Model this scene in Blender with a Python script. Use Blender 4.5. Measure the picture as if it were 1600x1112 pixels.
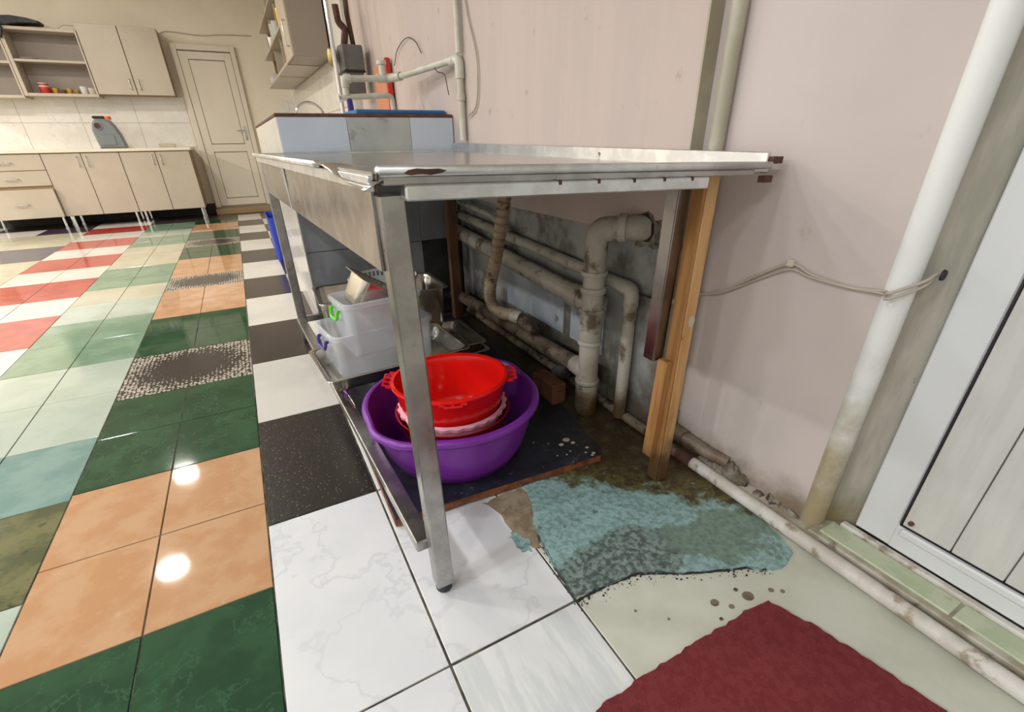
import bpy, bmesh, math, random
from mathutils import Vector, Matrix, noise as mnoise
C = bpy.context.scene.collection
for o in list(bpy.data.objects): bpy.data.objects.remove(o, do_unlink=True)
random.seed(7)
PI = math.pi

# ------------------------------------------------------------------ camera
yaw, pitch, roll = math.radians(27.905), math.radians(27.837), math.radians(-0.94)
cyw, syw, cp, sp = math.cos(yaw), math.sin(yaw), math.cos(pitch), math.sin(pitch)
fw = Vector((syw*cp, cyw*cp, -sp)); rt = Vector((cyw, -syw, 0)); up = rt.cross(fw)
r2 = math.cos(roll)*rt + math.sin(roll)*up; u2 = -math.sin(roll)*rt + math.cos(roll)*up
cd = bpy.data.cameras.new('camera'); cam = bpy.data.objects.new('camera', cd); C.objects.link(cam)
cd.sensor_fit = 'HORIZONTAL'; cd.sensor_width = 36; cd.lens = 36*723.5/1600; cd.shift_y = 44/1600
cd.clip_start = 0.02; cd.clip_end = 60
cam.matrix_world = Matrix(((r2.x, u2.x, -fw.x, 0), (r2.y, u2.y, -fw.y, 0), (r2.z, u2.z, -fw.z, 0.93), (0, 0, 0, 1)))
bpy.context.scene.camera = cam

# ------------------------------------------------------------------ world, lamps, exposure
w = bpy.data.worlds.new('world'); bpy.context.scene.world = w; w.use_nodes = True
w.node_tree.nodes['Background'].inputs[0].default_value = (.9, .95, 1, 1)
w.node_tree.nodes['Background'].inputs[1].default_value = 0.3
vs = bpy.context.scene.view_settings
vs.view_transform = 'Standard'; vs.look = 'None'; vs.gamma = 1; vs.use_curve_mapping = False
vs.exposure = -0.14
CEIL = 2.85
def lamp(x, y, e, col=(1, .97, .92), size=.23):
    l = bpy.data.lights.new('ceiling_or_fill_lamp', 'AREA'); l.shape = 'DISK'; l.size = size; l.energy = e; l.color = col
    o = bpy.data.objects.new('ceiling_or_fill_lamp', l); C.objects.link(o); o.location = (x, y, CEIL-.03)
for y in (-1.0, .6, 2.2): lamp(-1.5, y, 22, (.95, .985, 1))
for y in (4.5, 6.2): lamp(-1.5, y, 40, (1, .94, .85))
for y in (-.6, 1.1, 2.8): lamp(-4.2, y, 60, (.96, .985, 1))  # added side row out of view, more sideways light on walls and under the table
for y in (4.5, 6.2): lamp(-4.4, y, 75, (1, .95, .87))  # added far side pair out of view, brightens the kitchen end
lamp(-4.4, 7.6, 75, (1, .94, .85))  # added lamp out of view to brighten the back wall

# ------------------------------------------------------------------ materials
def lin(c):
    return tuple((v/12.92 if v <= .04045 else ((v+.055)/1.055)**2.4) for v in [x/255 for x in c]) + (1,)
def mat(name, c1, c2=None, scale=8, rough=.5, metal=0, bump=0, bscale=None, lo=.4, hi=.6, dirt=None, dscale=3, dlo=.55, dhi=.7,
        coat=0, stretch=None, low=None, trans=0, detail=4, rvar=0, spec=.5, vein=None):
    m = bpy.data.materials.new(name); m.use_nodes = True
    nt = m.node_tree; N = nt.nodes; L = nt.links; b = N['Principled BSDF']
    b.inputs['Roughness'].default_value = rough; b.inputs['Metallic'].default_value = metal
    b.inputs['Coat Weight'].default_value = coat; b.inputs['Coat Roughness'].default_value = .06
    b.inputs['Specular IOR Level'].default_value = spec
    geo = N.new('ShaderNodeNewGeometry'); pos = geo.outputs['Position']
    if stretch:
        mp = N.new('ShaderNodeMapping'); mp.inputs['Scale'].default_value = stretch; L.new(pos, mp.inputs[0]); vec = mp.outputs[0]
    else: vec = pos
    def noise(s, d=detail, v=None):
        n = N.new('ShaderNodeTexNoise'); n.inputs['Scale'].default_value = s; n.inputs['Detail'].default_value = d
        n.inputs['Roughness'].default_value = .6
        L.new(v or vec, n.inputs['Vector']); return n.outputs[0]
    def ramp(f, a, bb):
        r = N.new('ShaderNodeMapRange'); r.interpolation_type = 'SMOOTHSTEP'; r.inputs[1].default_value = a; r.inputs[2].default_value = bb
        L.new(f, r.inputs[0]); return r.outputs[0]
    def mix(f, a, bb):
        x = N.new('ShaderNodeMix'); x.data_type = 'RGBA'; L.new(f, x.inputs[0])
        for s, v in ((6, a), (7, bb)):
            if isinstance(v, tuple): x.inputs[s].default_value = v
            else: L.new(v, x.inputs[s])
        return x.outputs[2]
    col = lin(c1)
    if c2: col = mix(ramp(noise(scale), lo, hi), lin(c1), lin(c2))
    if vein:                                     # thin marble veins: where a noise crosses its middle
        vcol, vs_, vw = vein
        n = noise(vs_, 6, pos); a = N.new('ShaderNodeMath'); a.operation = 'SUBTRACT'; a.inputs[1].default_value = .5; L.new(n, a.inputs[0])
        ab = N.new('ShaderNodeMath'); ab.operation = 'ABSOLUTE'; L.new(a.outputs[0], ab.inputs[0])
        col = mix(ramp(ab.outputs[0], 0, vw), lin(vcol), col)
    if dirt: col = mix(ramp(noise(dscale, 8, pos), dlo, dhi), col, lin(dirt))
    if low:                                      # grime rising from the floor, ragged upper edge
        lc, z0, z1 = low
        sx = N.new('ShaderNodeSeparateXYZ'); L.new(pos, sx.inputs[0])
        nn = N.new('ShaderNodeMath'); nn.operation = 'MULTIPLY_ADD'; nn.inputs[1].default_value = (z1-z0)*1.4; L.new(noise(9, 6, pos), nn.inputs[0])
        nn.inputs[2].default_value = -(z1-z0)*.7
        ad = N.new('ShaderNodeMath'); ad.operation = 'ADD'; L.new(sx.outputs[2], ad.inputs[0]); L.new(nn.outputs[0], ad.inputs[1])
        col = mix(ramp(ad.outputs[0], z0, z1), lin(lc), col)
    if isinstance(col, tuple): b.inputs['Base Color'].default_value = col
    else: L.new(col, b.inputs['Base Color'])
    if rvar:
        r = N.new('ShaderNodeMapRange'); r.inputs[3].default_value = rough; r.inputs[4].default_value = rough+rvar; L.new(noise(scale*1.7), r.inputs[0]); L.new(r.outputs[0], b.inputs['Roughness'])
    if bump:
        bp = N.new('ShaderNodeBump'); bp.inputs['Strength'].default_value = bump; bp.inputs['Distance'].default_value = .004
        L.new(noise(bscale or scale*3, 6), bp.inputs['Height']); L.new(bp.outputs[0], b.inputs['Normal'])
    if trans:                                    # thin clear plastic
        t = N.new('ShaderNodeBsdfTransparent'); t.inputs[0].default_value = (.97, .98, 1, 1)
        x = N.new('ShaderNodeMixShader'); x.inputs[0].default_value = trans
        L.new(b.outputs[0], x.inputs[1]); L.new(t.outputs[0], x.inputs[2]); L.new(x.outputs[0], N['Material Output'].inputs[0])
    return m
def dotted(name, dark, light, thr, scale, radial=False, rough=.25):
    m = bpy.data.materials.new(name); m.use_nodes = True; nt = m.node_tree; N = nt.nodes; L = nt.links; b = N['Principled BSDF']
    b.inputs['Roughness'].default_value = rough
    geo = N.new('ShaderNodeNewGeometry'); v = N.new('ShaderNodeTexVoronoi'); v.inputs['Scale'].default_value = scale
    v.inputs['Randomness'].default_value = .4 if radial else .7; L.new(geo.outputs[0], v.inputs['Vector'])
    f = v.outputs['Distance']
    lt = N.new('ShaderNodeMath'); lt.operation = 'LESS_THAN'; L.new(f, lt.inputs[0])
    if radial:
        tc = N.new('ShaderNodeTexCoord'); s = N.new('ShaderNodeVectorMath'); s.operation = 'SUBTRACT'; s.inputs[1].default_value = (.5, .5, .9)
        L.new(tc.outputs['Generated'], s.inputs[0]); l = N.new('ShaderNodeVectorMath'); l.operation = 'LENGTH'; L.new(s.outputs[0], l.inputs[0])
        mr = N.new('ShaderNodeMapRange'); mr.inputs[1].default_value = .2; mr.inputs[2].default_value = .5; mr.inputs[3].default_value = .02; mr.inputs[4].default_value = .46
        L.new(l.outputs['Value'], mr.inputs[0]); L.new(mr.outputs[0], lt.inputs[1])
    else: lt.inputs[1].default_value = thr
    x = N.new('ShaderNodeMix'); x.data_type = 'RGBA'; L.new(lt.outputs[0], x.inputs[0]); x.inputs[6].default_value = lin(dark); x.inputs[7].default_value = lin(light)
    L.new(x.outputs[2], b.inputs['Base Color'])
    bp = N.new('ShaderNodeBump'); bp.inputs['Strength'].default_value = .22; bp.inputs['Distance'].default_value = .002; L.new(f, bp.inputs['Height']); L.new(bp.outputs[0], b.inputs['Normal'])
    return m
M = {}
# floor tiles
M['marble'] = mat('marble_tile', (230, 231, 233), rough=.14, vein=((216, 218, 222), 1.3, .010), c2=(222, 224, 228), scale=2.4)
M['ribbed'] = mat('ribbed_white_tile', (230, 232, 232), (214, 218, 220), scale=4, stretch=(9, 1.2, 1), rough=.18)
M['white'] = mat('white_tile', (216, 213, 206), (208, 205, 198), scale=3, rough=.13)
M['black'] = dotted('black_dotted_tile', (36, 32, 31), (128, 118, 108), .2, 88, rough=.3)
M['brown'] = mat('dark_brown_tile', (62, 54, 50), (52, 46, 44), scale=5, rough=.22)
M['orange'] = mat('orange_marble_tile', (190, 143, 104), (198, 157, 120), scale=9, rough=.05, dirt=(206, 172, 140), dscale=14, dlo=.62, dhi=.78)
M['green'] = mat('green_marble_tile', (30, 66, 44), (42, 80, 54), scale=7, rough=.06, vein=((50, 88, 62), 6, .012))
M['pattern'] = dotted('pebble_patterned_tile', (50, 44, 42), (186, 178, 164), .3, 62, True, .15)
M['pale'] = mat('pale_sage_tile', (180, 191, 178), (171, 183, 168), scale=5, rough=.1)
M['sage'] = mat('sage_green_tile', (112, 142, 118), (128, 156, 132), scale=5, rough=.1)
M['teal'] = mat('teal_tile', (112, 144, 138), (130, 158, 150), scale=7, rough=.12)
M['olive'] = mat('olive_marble_tile', (80, 84, 56), (112, 112, 74), scale=10, rough=.14, dirt=(60, 62, 44), dscale=20)
M['cream'] = mat('cream_tile', (194, 189, 166), (186, 180, 156), scale=4, rough=.14)
M['creamfloor'] = mat('plain_cream_tile', (210, 211, 198), (202, 203, 189), scale=5, rough=.3, dirt=(150, 140, 124), dscale=36, dlo=.7, dhi=.78)
M['red'] = mat('red_tile', (172, 58, 50), (184, 74, 64), scale=6, rough=.11)
M['navy'] = mat('navy_tile', (58, 60, 84), (70, 70, 92), scale=6, rough=.14)
M['purple'] = mat('dark_purple_tile', (66, 48, 70), (78, 60, 80), scale=6, rough=.14)
M['grout'] = mat('grout', (106, 98, 86), (60, 54, 48), scale=14, rough=.9)
# building
M['pink'] = mat('pink_wall_paint', (207, 195, 192), (201, 190, 187), scale=1.6, rough=.62, bump=.14, bscale=9, dirt=(178, 164, 158), dscale=9, dlo=.66, dhi=.82, low=((126, 110, 88), .0, .14))
M['pinkfar'] = mat('pink_wall_paint_streaked', (199, 183, 176), (194, 179, 173), scale=2.5, rough=.62, bump=.14, bscale=9, stretch=(1, 3, .4), dirt=(166, 144, 134), dscale=13, dlo=.63, dhi=.78)
M['plaster'] = mat('grey_bare_plaster', (170, 170, 168), (140, 139, 136), scale=5, rough=.85, bump=.35, bscale=16, dirt=(98, 90, 80), dscale=5, dlo=.5, dhi=.68, low=((84, 76, 64), .04, .3))
M['creamwall'] = mat('cream_wall_paint', (236, 227, 208), (231, 221, 201), scale=1.5, rough=.7)
M['hallwall'] = mat('hall_wall_paint', (224, 221, 214), rough=.8)
M['ceil'] = mat('ceiling_paint', (226, 222, 214), rough=.9)
M['olivepaint'] = mat('olive_beige_paint', (184, 177, 158), (170, 162, 140), scale=5, rough=.5, bump=.15, bscale=20, dirt=(112, 96, 66), dscale=9, dlo=.58, dhi=.75, low=((104, 82, 48), .02, .3))
M['whitegloss'] = mat('white_gloss_paint', (240, 242, 242), rough=.25, low=((166, 152, 120), .12, .56))
M['greyframe'] = mat('weathered_plaster', (186, 183, 172), (168, 165, 152), scale=5, stretch=(3, 3, .7), rough=.6, bump=.2, bscale=22, dirt=(116, 104, 82), dscale=12, dlo=.62, dhi=.72, low=((132, 118, 84), .0, .2))
M['pvc'] = mat('white_pvc', (222, 225, 228), rough=.28, dirt=(176, 172, 166), dscale=30, dlo=.72, dhi=.77)
M['creampvc'] = mat('cream_pvc_door', (220, 211, 194), rough=.35)
M['pvcpanel'] = mat('white_pvc_panel', (212, 212, 209), (205, 205, 202), scale=5, stretch=(6, 6, .6), rough=.4)
M['seal'] = mat('black_rubber_seal', (38, 34, 40), rough=.6)
M['threshold'] = mat('pale_green_threshold_tile', (196, 204, 178), (180, 192, 160), scale=16, rough=.28, dirt=(146, 146, 122), dscale=24, dlo=.62, dhi=.74)
M['flaky'] = mat('flaking_white_paint', (216, 213, 208), rough=.5, c2=(200, 194, 186), scale=14, dirt=(158, 143, 124), dscale=17, dlo=.54, dhi=.64, bump=.4, bscale=40)
M['ledge'] = mat('painted_ledge', (196, 191, 178), (160, 152, 134), scale=12, rough=.55, bump=.4, bscale=30, dirt=(104, 94, 76), dscale=24, dlo=.6, dhi=.7)
M['concrete'] = mat('broken_concrete', (150, 144, 132), (112, 102, 88), scale=18, rough=.9, bump=.8, bscale=40, dirt=(52, 44, 36), dscale=30, dlo=.54, dhi=.64)
def patch_mat():
    """turquoise floor paint, scraped darker towards the room, overgrown with brown and mossy dirt towards the wall"""
    m = bpy.data.materials.new('worn_teal_floor_paint'); m.use_nodes = True; nt = m.node_tree; N = nt.nodes; L = nt.links; b = N['Principled BSDF']
    geo = N.new('ShaderNodeNewGeometry'); sx = N.new('ShaderNodeSeparateXYZ'); L.new(geo.outputs[0], sx.inputs[0])
    def noise(s_, d=5):
        n = N.new('ShaderNodeTexNoise'); n.inputs['Scale'].default_value = s_; n.inputs['Detail'].default_value = d; n.inputs['Roughness'].default_value = .65; L.new(geo.outputs[0], n.inputs['Vector']); return n.outputs[0]
    def ma(op, a_, b_):
        n = N.new('ShaderNodeMath'); n.operation = op
        for i, v in enumerate((a_, b_)):
            if isinstance(v, (int, float)): n.inputs[i].default_value = v
            else: L.new(v, n.inputs[i])
        return n.outputs[0]
    def ramp(f, lo, hi):
        r = N.new('ShaderNodeMapRange'); r.interpolation_type = 'SMOOTHSTEP'; r.inputs[1].default_value = lo; r.inputs[2].default_value = hi; L.new(f, r.inputs[0]); return r.outputs[0]
    def mix(f, a_, b_):
        x = N.new('ShaderNodeMix'); x.data_type = 'RGBA'; L.new(f, x.inputs[0])
        for s_, v in ((6, a_), (7, b_)):
            if isinstance(v, tuple): x.inputs[s_].default_value = v
            else: L.new(v, x.inputs[s_])
        return x.outputs[2]
    X, Y = sx.outputs[0], sx.outputs[1]
    fine = noise(70, 6); mid = noise(22); big = noise(7)
    light = mix(ramp(fine, .42, .62), lin((156, 190, 190)), lin((124, 156, 154)))
    light = mix(ramp(mid, .6, .72), light, lin((96, 112, 106)))
    dark = mix(ramp(fine, .40, .62), lin((78, 92, 88)), lin((138, 158, 152)))
    greenish = mix(ramp(fine, .4, .65), lin((128, 152, 140)), lin((106, 128, 118)))
    # scraped zone: below a ragged line y = .72 - .25 (x-.5); fading to plain grey-green paint past x = .8
    d1 = ma('ADD', ma('ADD', Y, ma('MULTIPLY', X, .22)), ma('MULTIPLY', ma('SUBTRACT', big, .5), .30))
    f1 = ramp(d1, .815, .785)
    sc = mix(ramp(ma('ADD', X, ma('MULTIPLY', ma('SUBTRACT', mid, .5), .3)), .70, .82), dark, greenish)
    edge = mix(ramp(d1, .665, .64), sc, light)
    col = mix(f1, light, edge)
    # dirt
    d2 = ma('ADD', ma('ADD', Y, ma('MULTIPLY', X, .95)), ma('MULTIPLY', ma('SUBTRACT', mid, .5), .34))
    dirt = mix(ramp(noise(34), .42, .58), lin((74, 62, 40)), lin((104, 100, 54)))
    dirt = mix(ramp(noise(48), .58, .66), dirt, lin((128, 150, 140)))
    deep = mix(ramp(mid, .45, .65), lin((70, 56, 38)), lin((94, 82, 60)))
    dirt = mix(ramp(d2, 1.60, 1.76), dirt, deep)
    col = mix(ramp(d2, 1.505, 1.585), col, dirt)
    L.new(col, b.inputs['Base Color'])
    rg = N.new('ShaderNodeMapRange'); rg.inputs[3].default_value = .25; rg.inputs[4].default_value = .6; L.new(mid, rg.inputs[0]); L.new(rg.outputs[0], b.inputs['Roughness'])
    bp = N.new('ShaderNodeBump'); bp.inputs['Strength'].default_value = .8; bp.inputs['Distance'].default_value = .004; L.new(fine, bp.inputs['Height']); L.new(bp.outputs[0], b.inputs['Normal'])
    return m
M['patch'] = patch_mat()
M['brownstain'] = mat('brown_grime', (160, 146, 124), (132, 115, 92), scale=20, rough=.5, bump=.3)
M['_x'] = mat('green_algae_dirt', (104, 98, 54), (78, 68, 40), scale=30, rough=.45, bump=1, bscale=70, dirt=(138, 158, 146), dscale=46, dlo=.53, dhi=.64)
# furniture and things
M['laminate'] = mat('cream_laminate', (188, 177, 159), (183, 171, 153), scale=2, rough=.35)
M['laminside'] = mat('brown_laminate', (150, 126, 92), rough=.5)  # plain brown laminate for carcasses, backs, seams and the door step
M['lamgrey'] = mat('grey_beige_laminate', (150, 138, 126), rough=.4)
M['worktop'] = mat('cream_worktop', (226, 216, 196), rough=.3)
M['splash'] = mat('cream_marble_wall_tile', (230, 226, 218), (223, 218, 210), scale=3, rough=.16, vein=((218, 213, 205), 1.6, .01))
M['chrome'] = mat('chrome', (214, 216, 218), rough=.1, metal=1)
M['steel'] = mat('stainless_steel', (182, 180, 178), (164, 162, 160), scale=14, rough=.22, metal=1, rvar=.16, dirt=(150, 143, 134), dscale=22, dlo=.6, dhi=.78)
M['deck'] = mat('worn_steel_deck', (206, 207, 208), (196, 196, 196), scale=9, rough=.16, metal=1, rvar=.1, dirt=(170, 164, 154), dscale=12, dlo=.62, dhi=.8)
M['steelrim'] = mat('stained_stainless_rim', (226, 228, 230), (208, 209, 210), scale=14, rough=.36, metal=1, dirt=(120, 100, 82), dscale=34, dlo=.68, dhi=.74)
M['pan'] = mat('polished_pan_steel', (204, 198, 188), rough=.2, metal=1, rvar=.08, scale=6)
M['redsteel'] = mat('steel_angle', (146, 141, 141), (126, 118, 120), scale=6, rough=.3, metal=1)
M['ballsteel'] = mat('black_rubber', (34, 38, 46), rough=.55)
M['wood'] = mat('pine_batten', (216, 172, 118), (204, 154, 98), scale=5, stretch=(8, 8, .7), rough=.6, bump=.15, dirt=(120, 82, 48), dscale=14, dlo=.64, dhi=.74, low=((92, 66, 36), .02, .3))
M['wood2'] = mat('aged_and_shaded_batten', (188, 138, 84), (164, 114, 64), scale=5, stretch=(8, 8, .7), rough=.65, bump=.15, low=((88, 62, 30), .02, .22))
M['darkwood'] = mat('dark_batten', (112, 78, 54), (86, 58, 40), scale=5, stretch=(8, 8, .7), rough=.7)
M['plytop'] = mat('dark_board_face', (46, 48, 58), (34, 36, 44), scale=18, rough=.38, dirt=(104, 106, 114), dscale=46, dlo=.6, dhi=.72)
M['plyedge'] = mat('brown_board_edge', (142, 84, 52), (104, 58, 36), scale=24, rough=.8, bump=.5)
M['drip'] = mat('pale_paint_drip', (206, 196, 180), rough=.6)
M['purplep'] = mat('purple_plastic', (122, 44, 156), rough=.3, spec=.5)
M['redp'] = mat('red_plastic', (232, 26, 20), rough=.13)
M['dredp'] = mat('dark_red_plastic', (190, 26, 26), rough=.25)
M['pinkp'] = mat('pale_pink_plastic', (238, 178, 200), rough=.3)
M['clear'] = mat('clear_plastic', (246, 248, 250), rough=.16, trans=.67)
M['clearp'] = mat('frosted_plastic', (232, 232, 230), rough=.25, trans=.3)
M['limep'] = mat('lime_plastic', (88, 214, 40), rough=.3)
M['indigop'] = mat('indigo_plastic', (60, 44, 140), rough=.3)
M['basketp'] = mat('white_plastic', (208, 210, 208), rough=.35)
M['sewer'] = mat('grimy_grey_pipe', (190, 185, 174), (172, 166, 153), scale=7, rough=.45, dirt=(104, 88, 66), dscale=13, dlo=.52, dhi=.68, low=((96, 74, 46), .0, .24))
M['sewerdirty'] = mat('dirty_brown_pipe', (132, 118, 100), (98, 84, 68), scale=12, rough=.6, bump=.4, dirt=(62, 48, 36), dscale=18, dlo=.5, dhi=.62)
M['hose'] = mat('ribbed_hose', (176, 158, 134), (150, 130, 106), scale=8, rough=.55, dirt=(96, 74, 46), dscale=26, dlo=.6, dhi=.7)
M['ppr'] = mat('white_ppr_pipe', (208, 206, 194), (196, 190, 172), scale=8, rough=.4, dirt=(150, 138, 108), dscale=16, dlo=.64, dhi=.75)
M['conduit'] = mat('beige_painted_pipe', (190, 184, 166), (172, 166, 146), scale=5, rough=.5, low=((132, 116, 80), .05, .5))
M['brick'] = mat('old_brown_brick', (110, 68, 44), (84, 50, 32), scale=16, rough=.85, bump=.5)
M['cable'] = mat('grey_white_cable', (188, 178, 166), rough=.5)
M['blackcable'] = mat('black_cable', (30, 28, 28), rough=.5)
M['carpet'] = mat('red_carpet', (136, 62, 66), (126, 54, 58), scale=60, rough=.95, bump=1, bscale=300, spec=.1)
M['bluetile'] = mat('pale_blue_tile', (204, 214, 228), (197, 207, 222), scale=3, rough=.14)
M['greytile'] = mat('pale_grey_tile', (186, 190, 186), (172, 178, 174), scale=4, rough=.2, dirt=(150, 152, 146), dscale=12)
M['lowtile'] = mat('mid_grey_tile', (150, 152, 158), (134, 136, 142), scale=4, rough=.35)  # greyer tile for the lower counter rows
M['blacktile'] = mat('near_black_tile', (62, 60, 60), (46, 44, 44), scale=6, rough=.6)  # near-black tile for the lowest counter rows on the right
M['walltile'] = mat('dirty_pale_blue_wall_tile', (178, 186, 194), (160, 168, 176), scale=6, rough=.3, dirt=(104, 98, 90), dscale=9, dlo=.58, dhi=.72)
M['brownedge'] = mat('brown_edging', (104, 68, 54), (84, 54, 44), scale=20, rough=.7)
M['blueb'] = mat('blue_board', (46, 110, 168), rough=.45)
M['redb'] = mat('red_board', (190, 52, 42), rough=.4)
M['orangeb'] = mat('orange_brown_board', (206, 136, 100), rough=.5)
M['greybox'] = mat('grey_painted_metal', (104, 106, 102), (92, 94, 90), scale=7, rough=.45)
M['rust'] = mat('rusty_brown_iron', (92, 62, 48), (70, 46, 38), scale=18, rough=.75)
M['brass'] = mat('brass', (170, 148, 92), rough=.35, metal=.8)
M['gold'] = mat('gold_glaze', (214, 164, 74), rough=.2, metal=.7)
M['glass'] = mat('glassware', (220, 222, 220), rough=.08, trans=.45)
M['canister'] = mat('grey_canister', (116, 122, 124), rough=.4)
M['orangecap'] = mat('orange_cap', (220, 96, 52), rough=.4)
M['darkfabric'] = mat('dark_grey_bag', (62, 64, 68), (48, 50, 54), scale=14, rough=.7)
M['bluep'] = mat('blue_plastic', (44, 70, 190), rough=.35)
M['darkgap'] = mat('dark_skirting_and_hole_shade', (48, 40, 38), (36, 30, 30), scale=9, rough=.6)
M['mdf'] = mat('paper_box', (196, 186, 166), rough=.7)
M['blackp'] = mat('black_plastic', (28, 28, 28), rough=.5)

# ------------------------------------------------------------------ mesh helpers
class MB:
    def __init__(s): s.v = []; s.f = []
    def add(s, vs, fs):
        n = len(s.v); s.v += [Vector(p) for p in vs]; s.f += [tuple(i+n for i in f) for f in fs]; return s
    def box(s, p0, p1, ch=0, mtx=None):
        (x0, y0, z0), (x1, y1, z1) = p0, p1
        if ch:
            c = ch; vs = []
            for z, i in ((z0, c), (z0+c, 0), (z1-c, 0), (z1, c)):
                X0, X1, Y0, Y1 = x0+i, x1-i, y0+i, y1-i; k = c*.7
                vs += [(X0+k, Y0, z), (X1-k, Y0, z), (X1, Y0+k, z), (X1, Y1-k, z), (X1-k, Y1, z), (X0+k, Y1, z), (X0, Y1-k, z), (X0, Y0+k, z)]
            fs = [tuple(range(7, -1, -1)), tuple(range(24, 32))]
            for j in range(3): fs += [(j*8+i, j*8+(i+1) % 8, j*8+8+(i+1) % 8, j*8+8+i) for i in range(8)]
        else:
            vs = [(x0, y0, z0), (x1, y0, z0), (x1, y1, z0), (x0, y1, z0), (x0, y0, z1), (x1, y0, z1), (x1, y1, z1), (x0, y1, z1)]
            fs = [(3, 2, 1, 0), (4, 5, 6, 7), (0, 1, 5, 4), (1, 2, 6, 5), (2, 3, 7, 6), (3, 0, 4, 7)]
        if mtx: vs = [mtx @ Vector(p) for p in vs]
        return s.add(vs, fs)
    def bar(s, p, q, wx, wy, ch=.003, side=(1, 0, 0)):
        p, q = Vector(p), Vector(q); d = q-p; z = d.normalized(); x = Vector(side); x = (x-z*x.dot(z)).normalized(); y = z.cross(x)
        mt = Matrix(((x.x, y.x, z.x, p.x), (x.y, y.y, z.y, p.y), (x.z, y.z, z.z, p.z), (0, 0, 0, 1)))
        return s.box((-wx/2, -wy/2, 0), (wx/2, wy/2, d.length), ch, mt)
    def prism(s, poly, z0, z1, axis='z', ch=0):
        def T(a, b, h): return {'z': (a, b, h), 'y': (a, h, b), 'x': (h, a, b)}[axis]
        n = len(poly)
        if ch:
            cx = sum(p[0] for p in poly)/n; cy = sum(p[1] for p in poly)/n
            ins = []
            for a, b in poly:
                d = math.hypot(a-cx, b-cy); ins.append((a-(a-cx)/d*ch, b-(b-cy)/d*ch))
            rings = [(ins, z0), (poly, z0+ch), (poly, z1-ch), (ins, z1)]
        else: rings = [(poly, z0), (poly, z1)]
        vs = [T(a, b, h) for P, h in rings for a, b in P]
        fs = [tuple(range(n-1, -1, -1)), tuple(range((len(rings)-1)*n, len(rings)*n))]
        for j in range(len(rings)-1): fs += [(j*n+i, j*n+(i+1) % n, (j+1)*n+(i+1) % n, (j+1)*n+i) for i in range(n)]
        return s.add(vs, fs)
    def tube(s, pts, r, n=12, caps=True):
        P = [Vector(p) for p in pts]; R = r if isinstance(r, (list, tuple)) else [r]*len(P); vs = []; prev = None
        for i, p in enumerate(P):
            t = (P[min(i+1, len(P)-1)]-P[max(i-1, 0)]).normalized()
            if prev is None: a = Vector((0, 0, 1)) if abs(t.z) < .9 else Vector((1, 0, 0)); u = (a-t*a.dot(t)).normalized()
            else: u = (prev-t*prev.dot(t)).normalized()
            prev = u; v = t.cross(u)
            vs += [p+(u*math.cos(k*2*PI/n)+v*math.sin(k*2*PI/n))*R[i] for k in range(n)]
        fs = []
        for j in range(len(P)-1): fs += [(j*n+i, j*n+(i+1) % n, (j+1)*n+(i+1) % n, (j+1)*n+i) for i in range(n)]
        if caps: fs += [tuple(range(n-1, -1, -1)), tuple(range((len(P)-1)*n, len(P)*n))]
        return s.add(vs, fs)
    def loft(s, rings, cap0=True, cap1=True):
        n = len(rings[0]); vs = [p for r in rings for p in r]; fs = []
        for j in range(len(rings)-1): fs += [(j*n+i, j*n+(i+1) % n, (j+1)*n+(i+1) % n, (j+1)*n+i) for i in range(n)]
        if cap0: fs.append(tuple(range(n-1, -1, -1)))
        if cap1: fs.append(tuple(range((len(rings)-1)*n, len(rings)*n)))
        return s.add(vs, fs)
    def lathe(s, prof, c=(0, 0, 0), n=32, sx=1, sy=1, cap0=True, cap1=True, wob=None):
        rings = []
        for r, z in prof:
            ring = []
            for k in range(n):
                a = k*2*PI/n; rr = r+(wob(a, r, z) if wob else 0)
                ring.append((c[0]+rr*sx*math.cos(a), c[1]+rr*sy*math.sin(a), c[2]+z))
            rings.append(ring)
        return s.loft(rings, cap0, cap1)
    def rr(s, secs, m=6, cap0=True, cap1=True):  # rounded rectangles (z, halfx, halfy, corner radius)
        rings = []
        for z, hx, hy, r in secs:
            ring = []
            for q, (ax, ay) in enumerate(((1, 1), (-1, 1), (-1, -1), (1, -1))):
                for k in range(m): a = q*PI/2+k*PI/2/(m-1); ring.append((ax*(hx-r)+r*math.cos(a), ay*(hy-r)+r*math.sin(a), z))
            rings.append(ring)
        return s.loft(rings, cap0, cap1)
    def xf(s, mtx): s.v = [mtx @ p for p in s.v]; return s
def rounded_path(pts, r=.03, k=5):
    P = [Vector(p) for p in pts]; out = [P[0]]
    for i in range(1, len(P)-1):
        a = (P[i-1]-P[i]); b = (P[i+1]-P[i]); rr_ = min(r, a.length*.45, b.length*.45); a = P[i]+a.normalized()*rr_; b = P[i]+b.normalized()*rr_
        for j in range(k+1): t = j/k; out.append(a*(1-t)**2+P[i]*2*t*(1-t)+b*t*t)
    return out+[P[-1]]
def spline(pts, k=8):
    P = [Vector(p) for p in pts]; P = [P[0]*2-P[1]]+P+[P[-1]*2-P[-2]]; out = []
    for i in range(1, len(P)-2):
        for j in range(k):
            t = j/k; a, b, c, d = P[i-1:i+3]
            out.append(.5*((2*b)+(c-a)*t+(2*a-5*b+4*c-d)*t*t+(3*b-a-3*c+d)*t**3))
    return out+[P[-2]]
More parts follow.
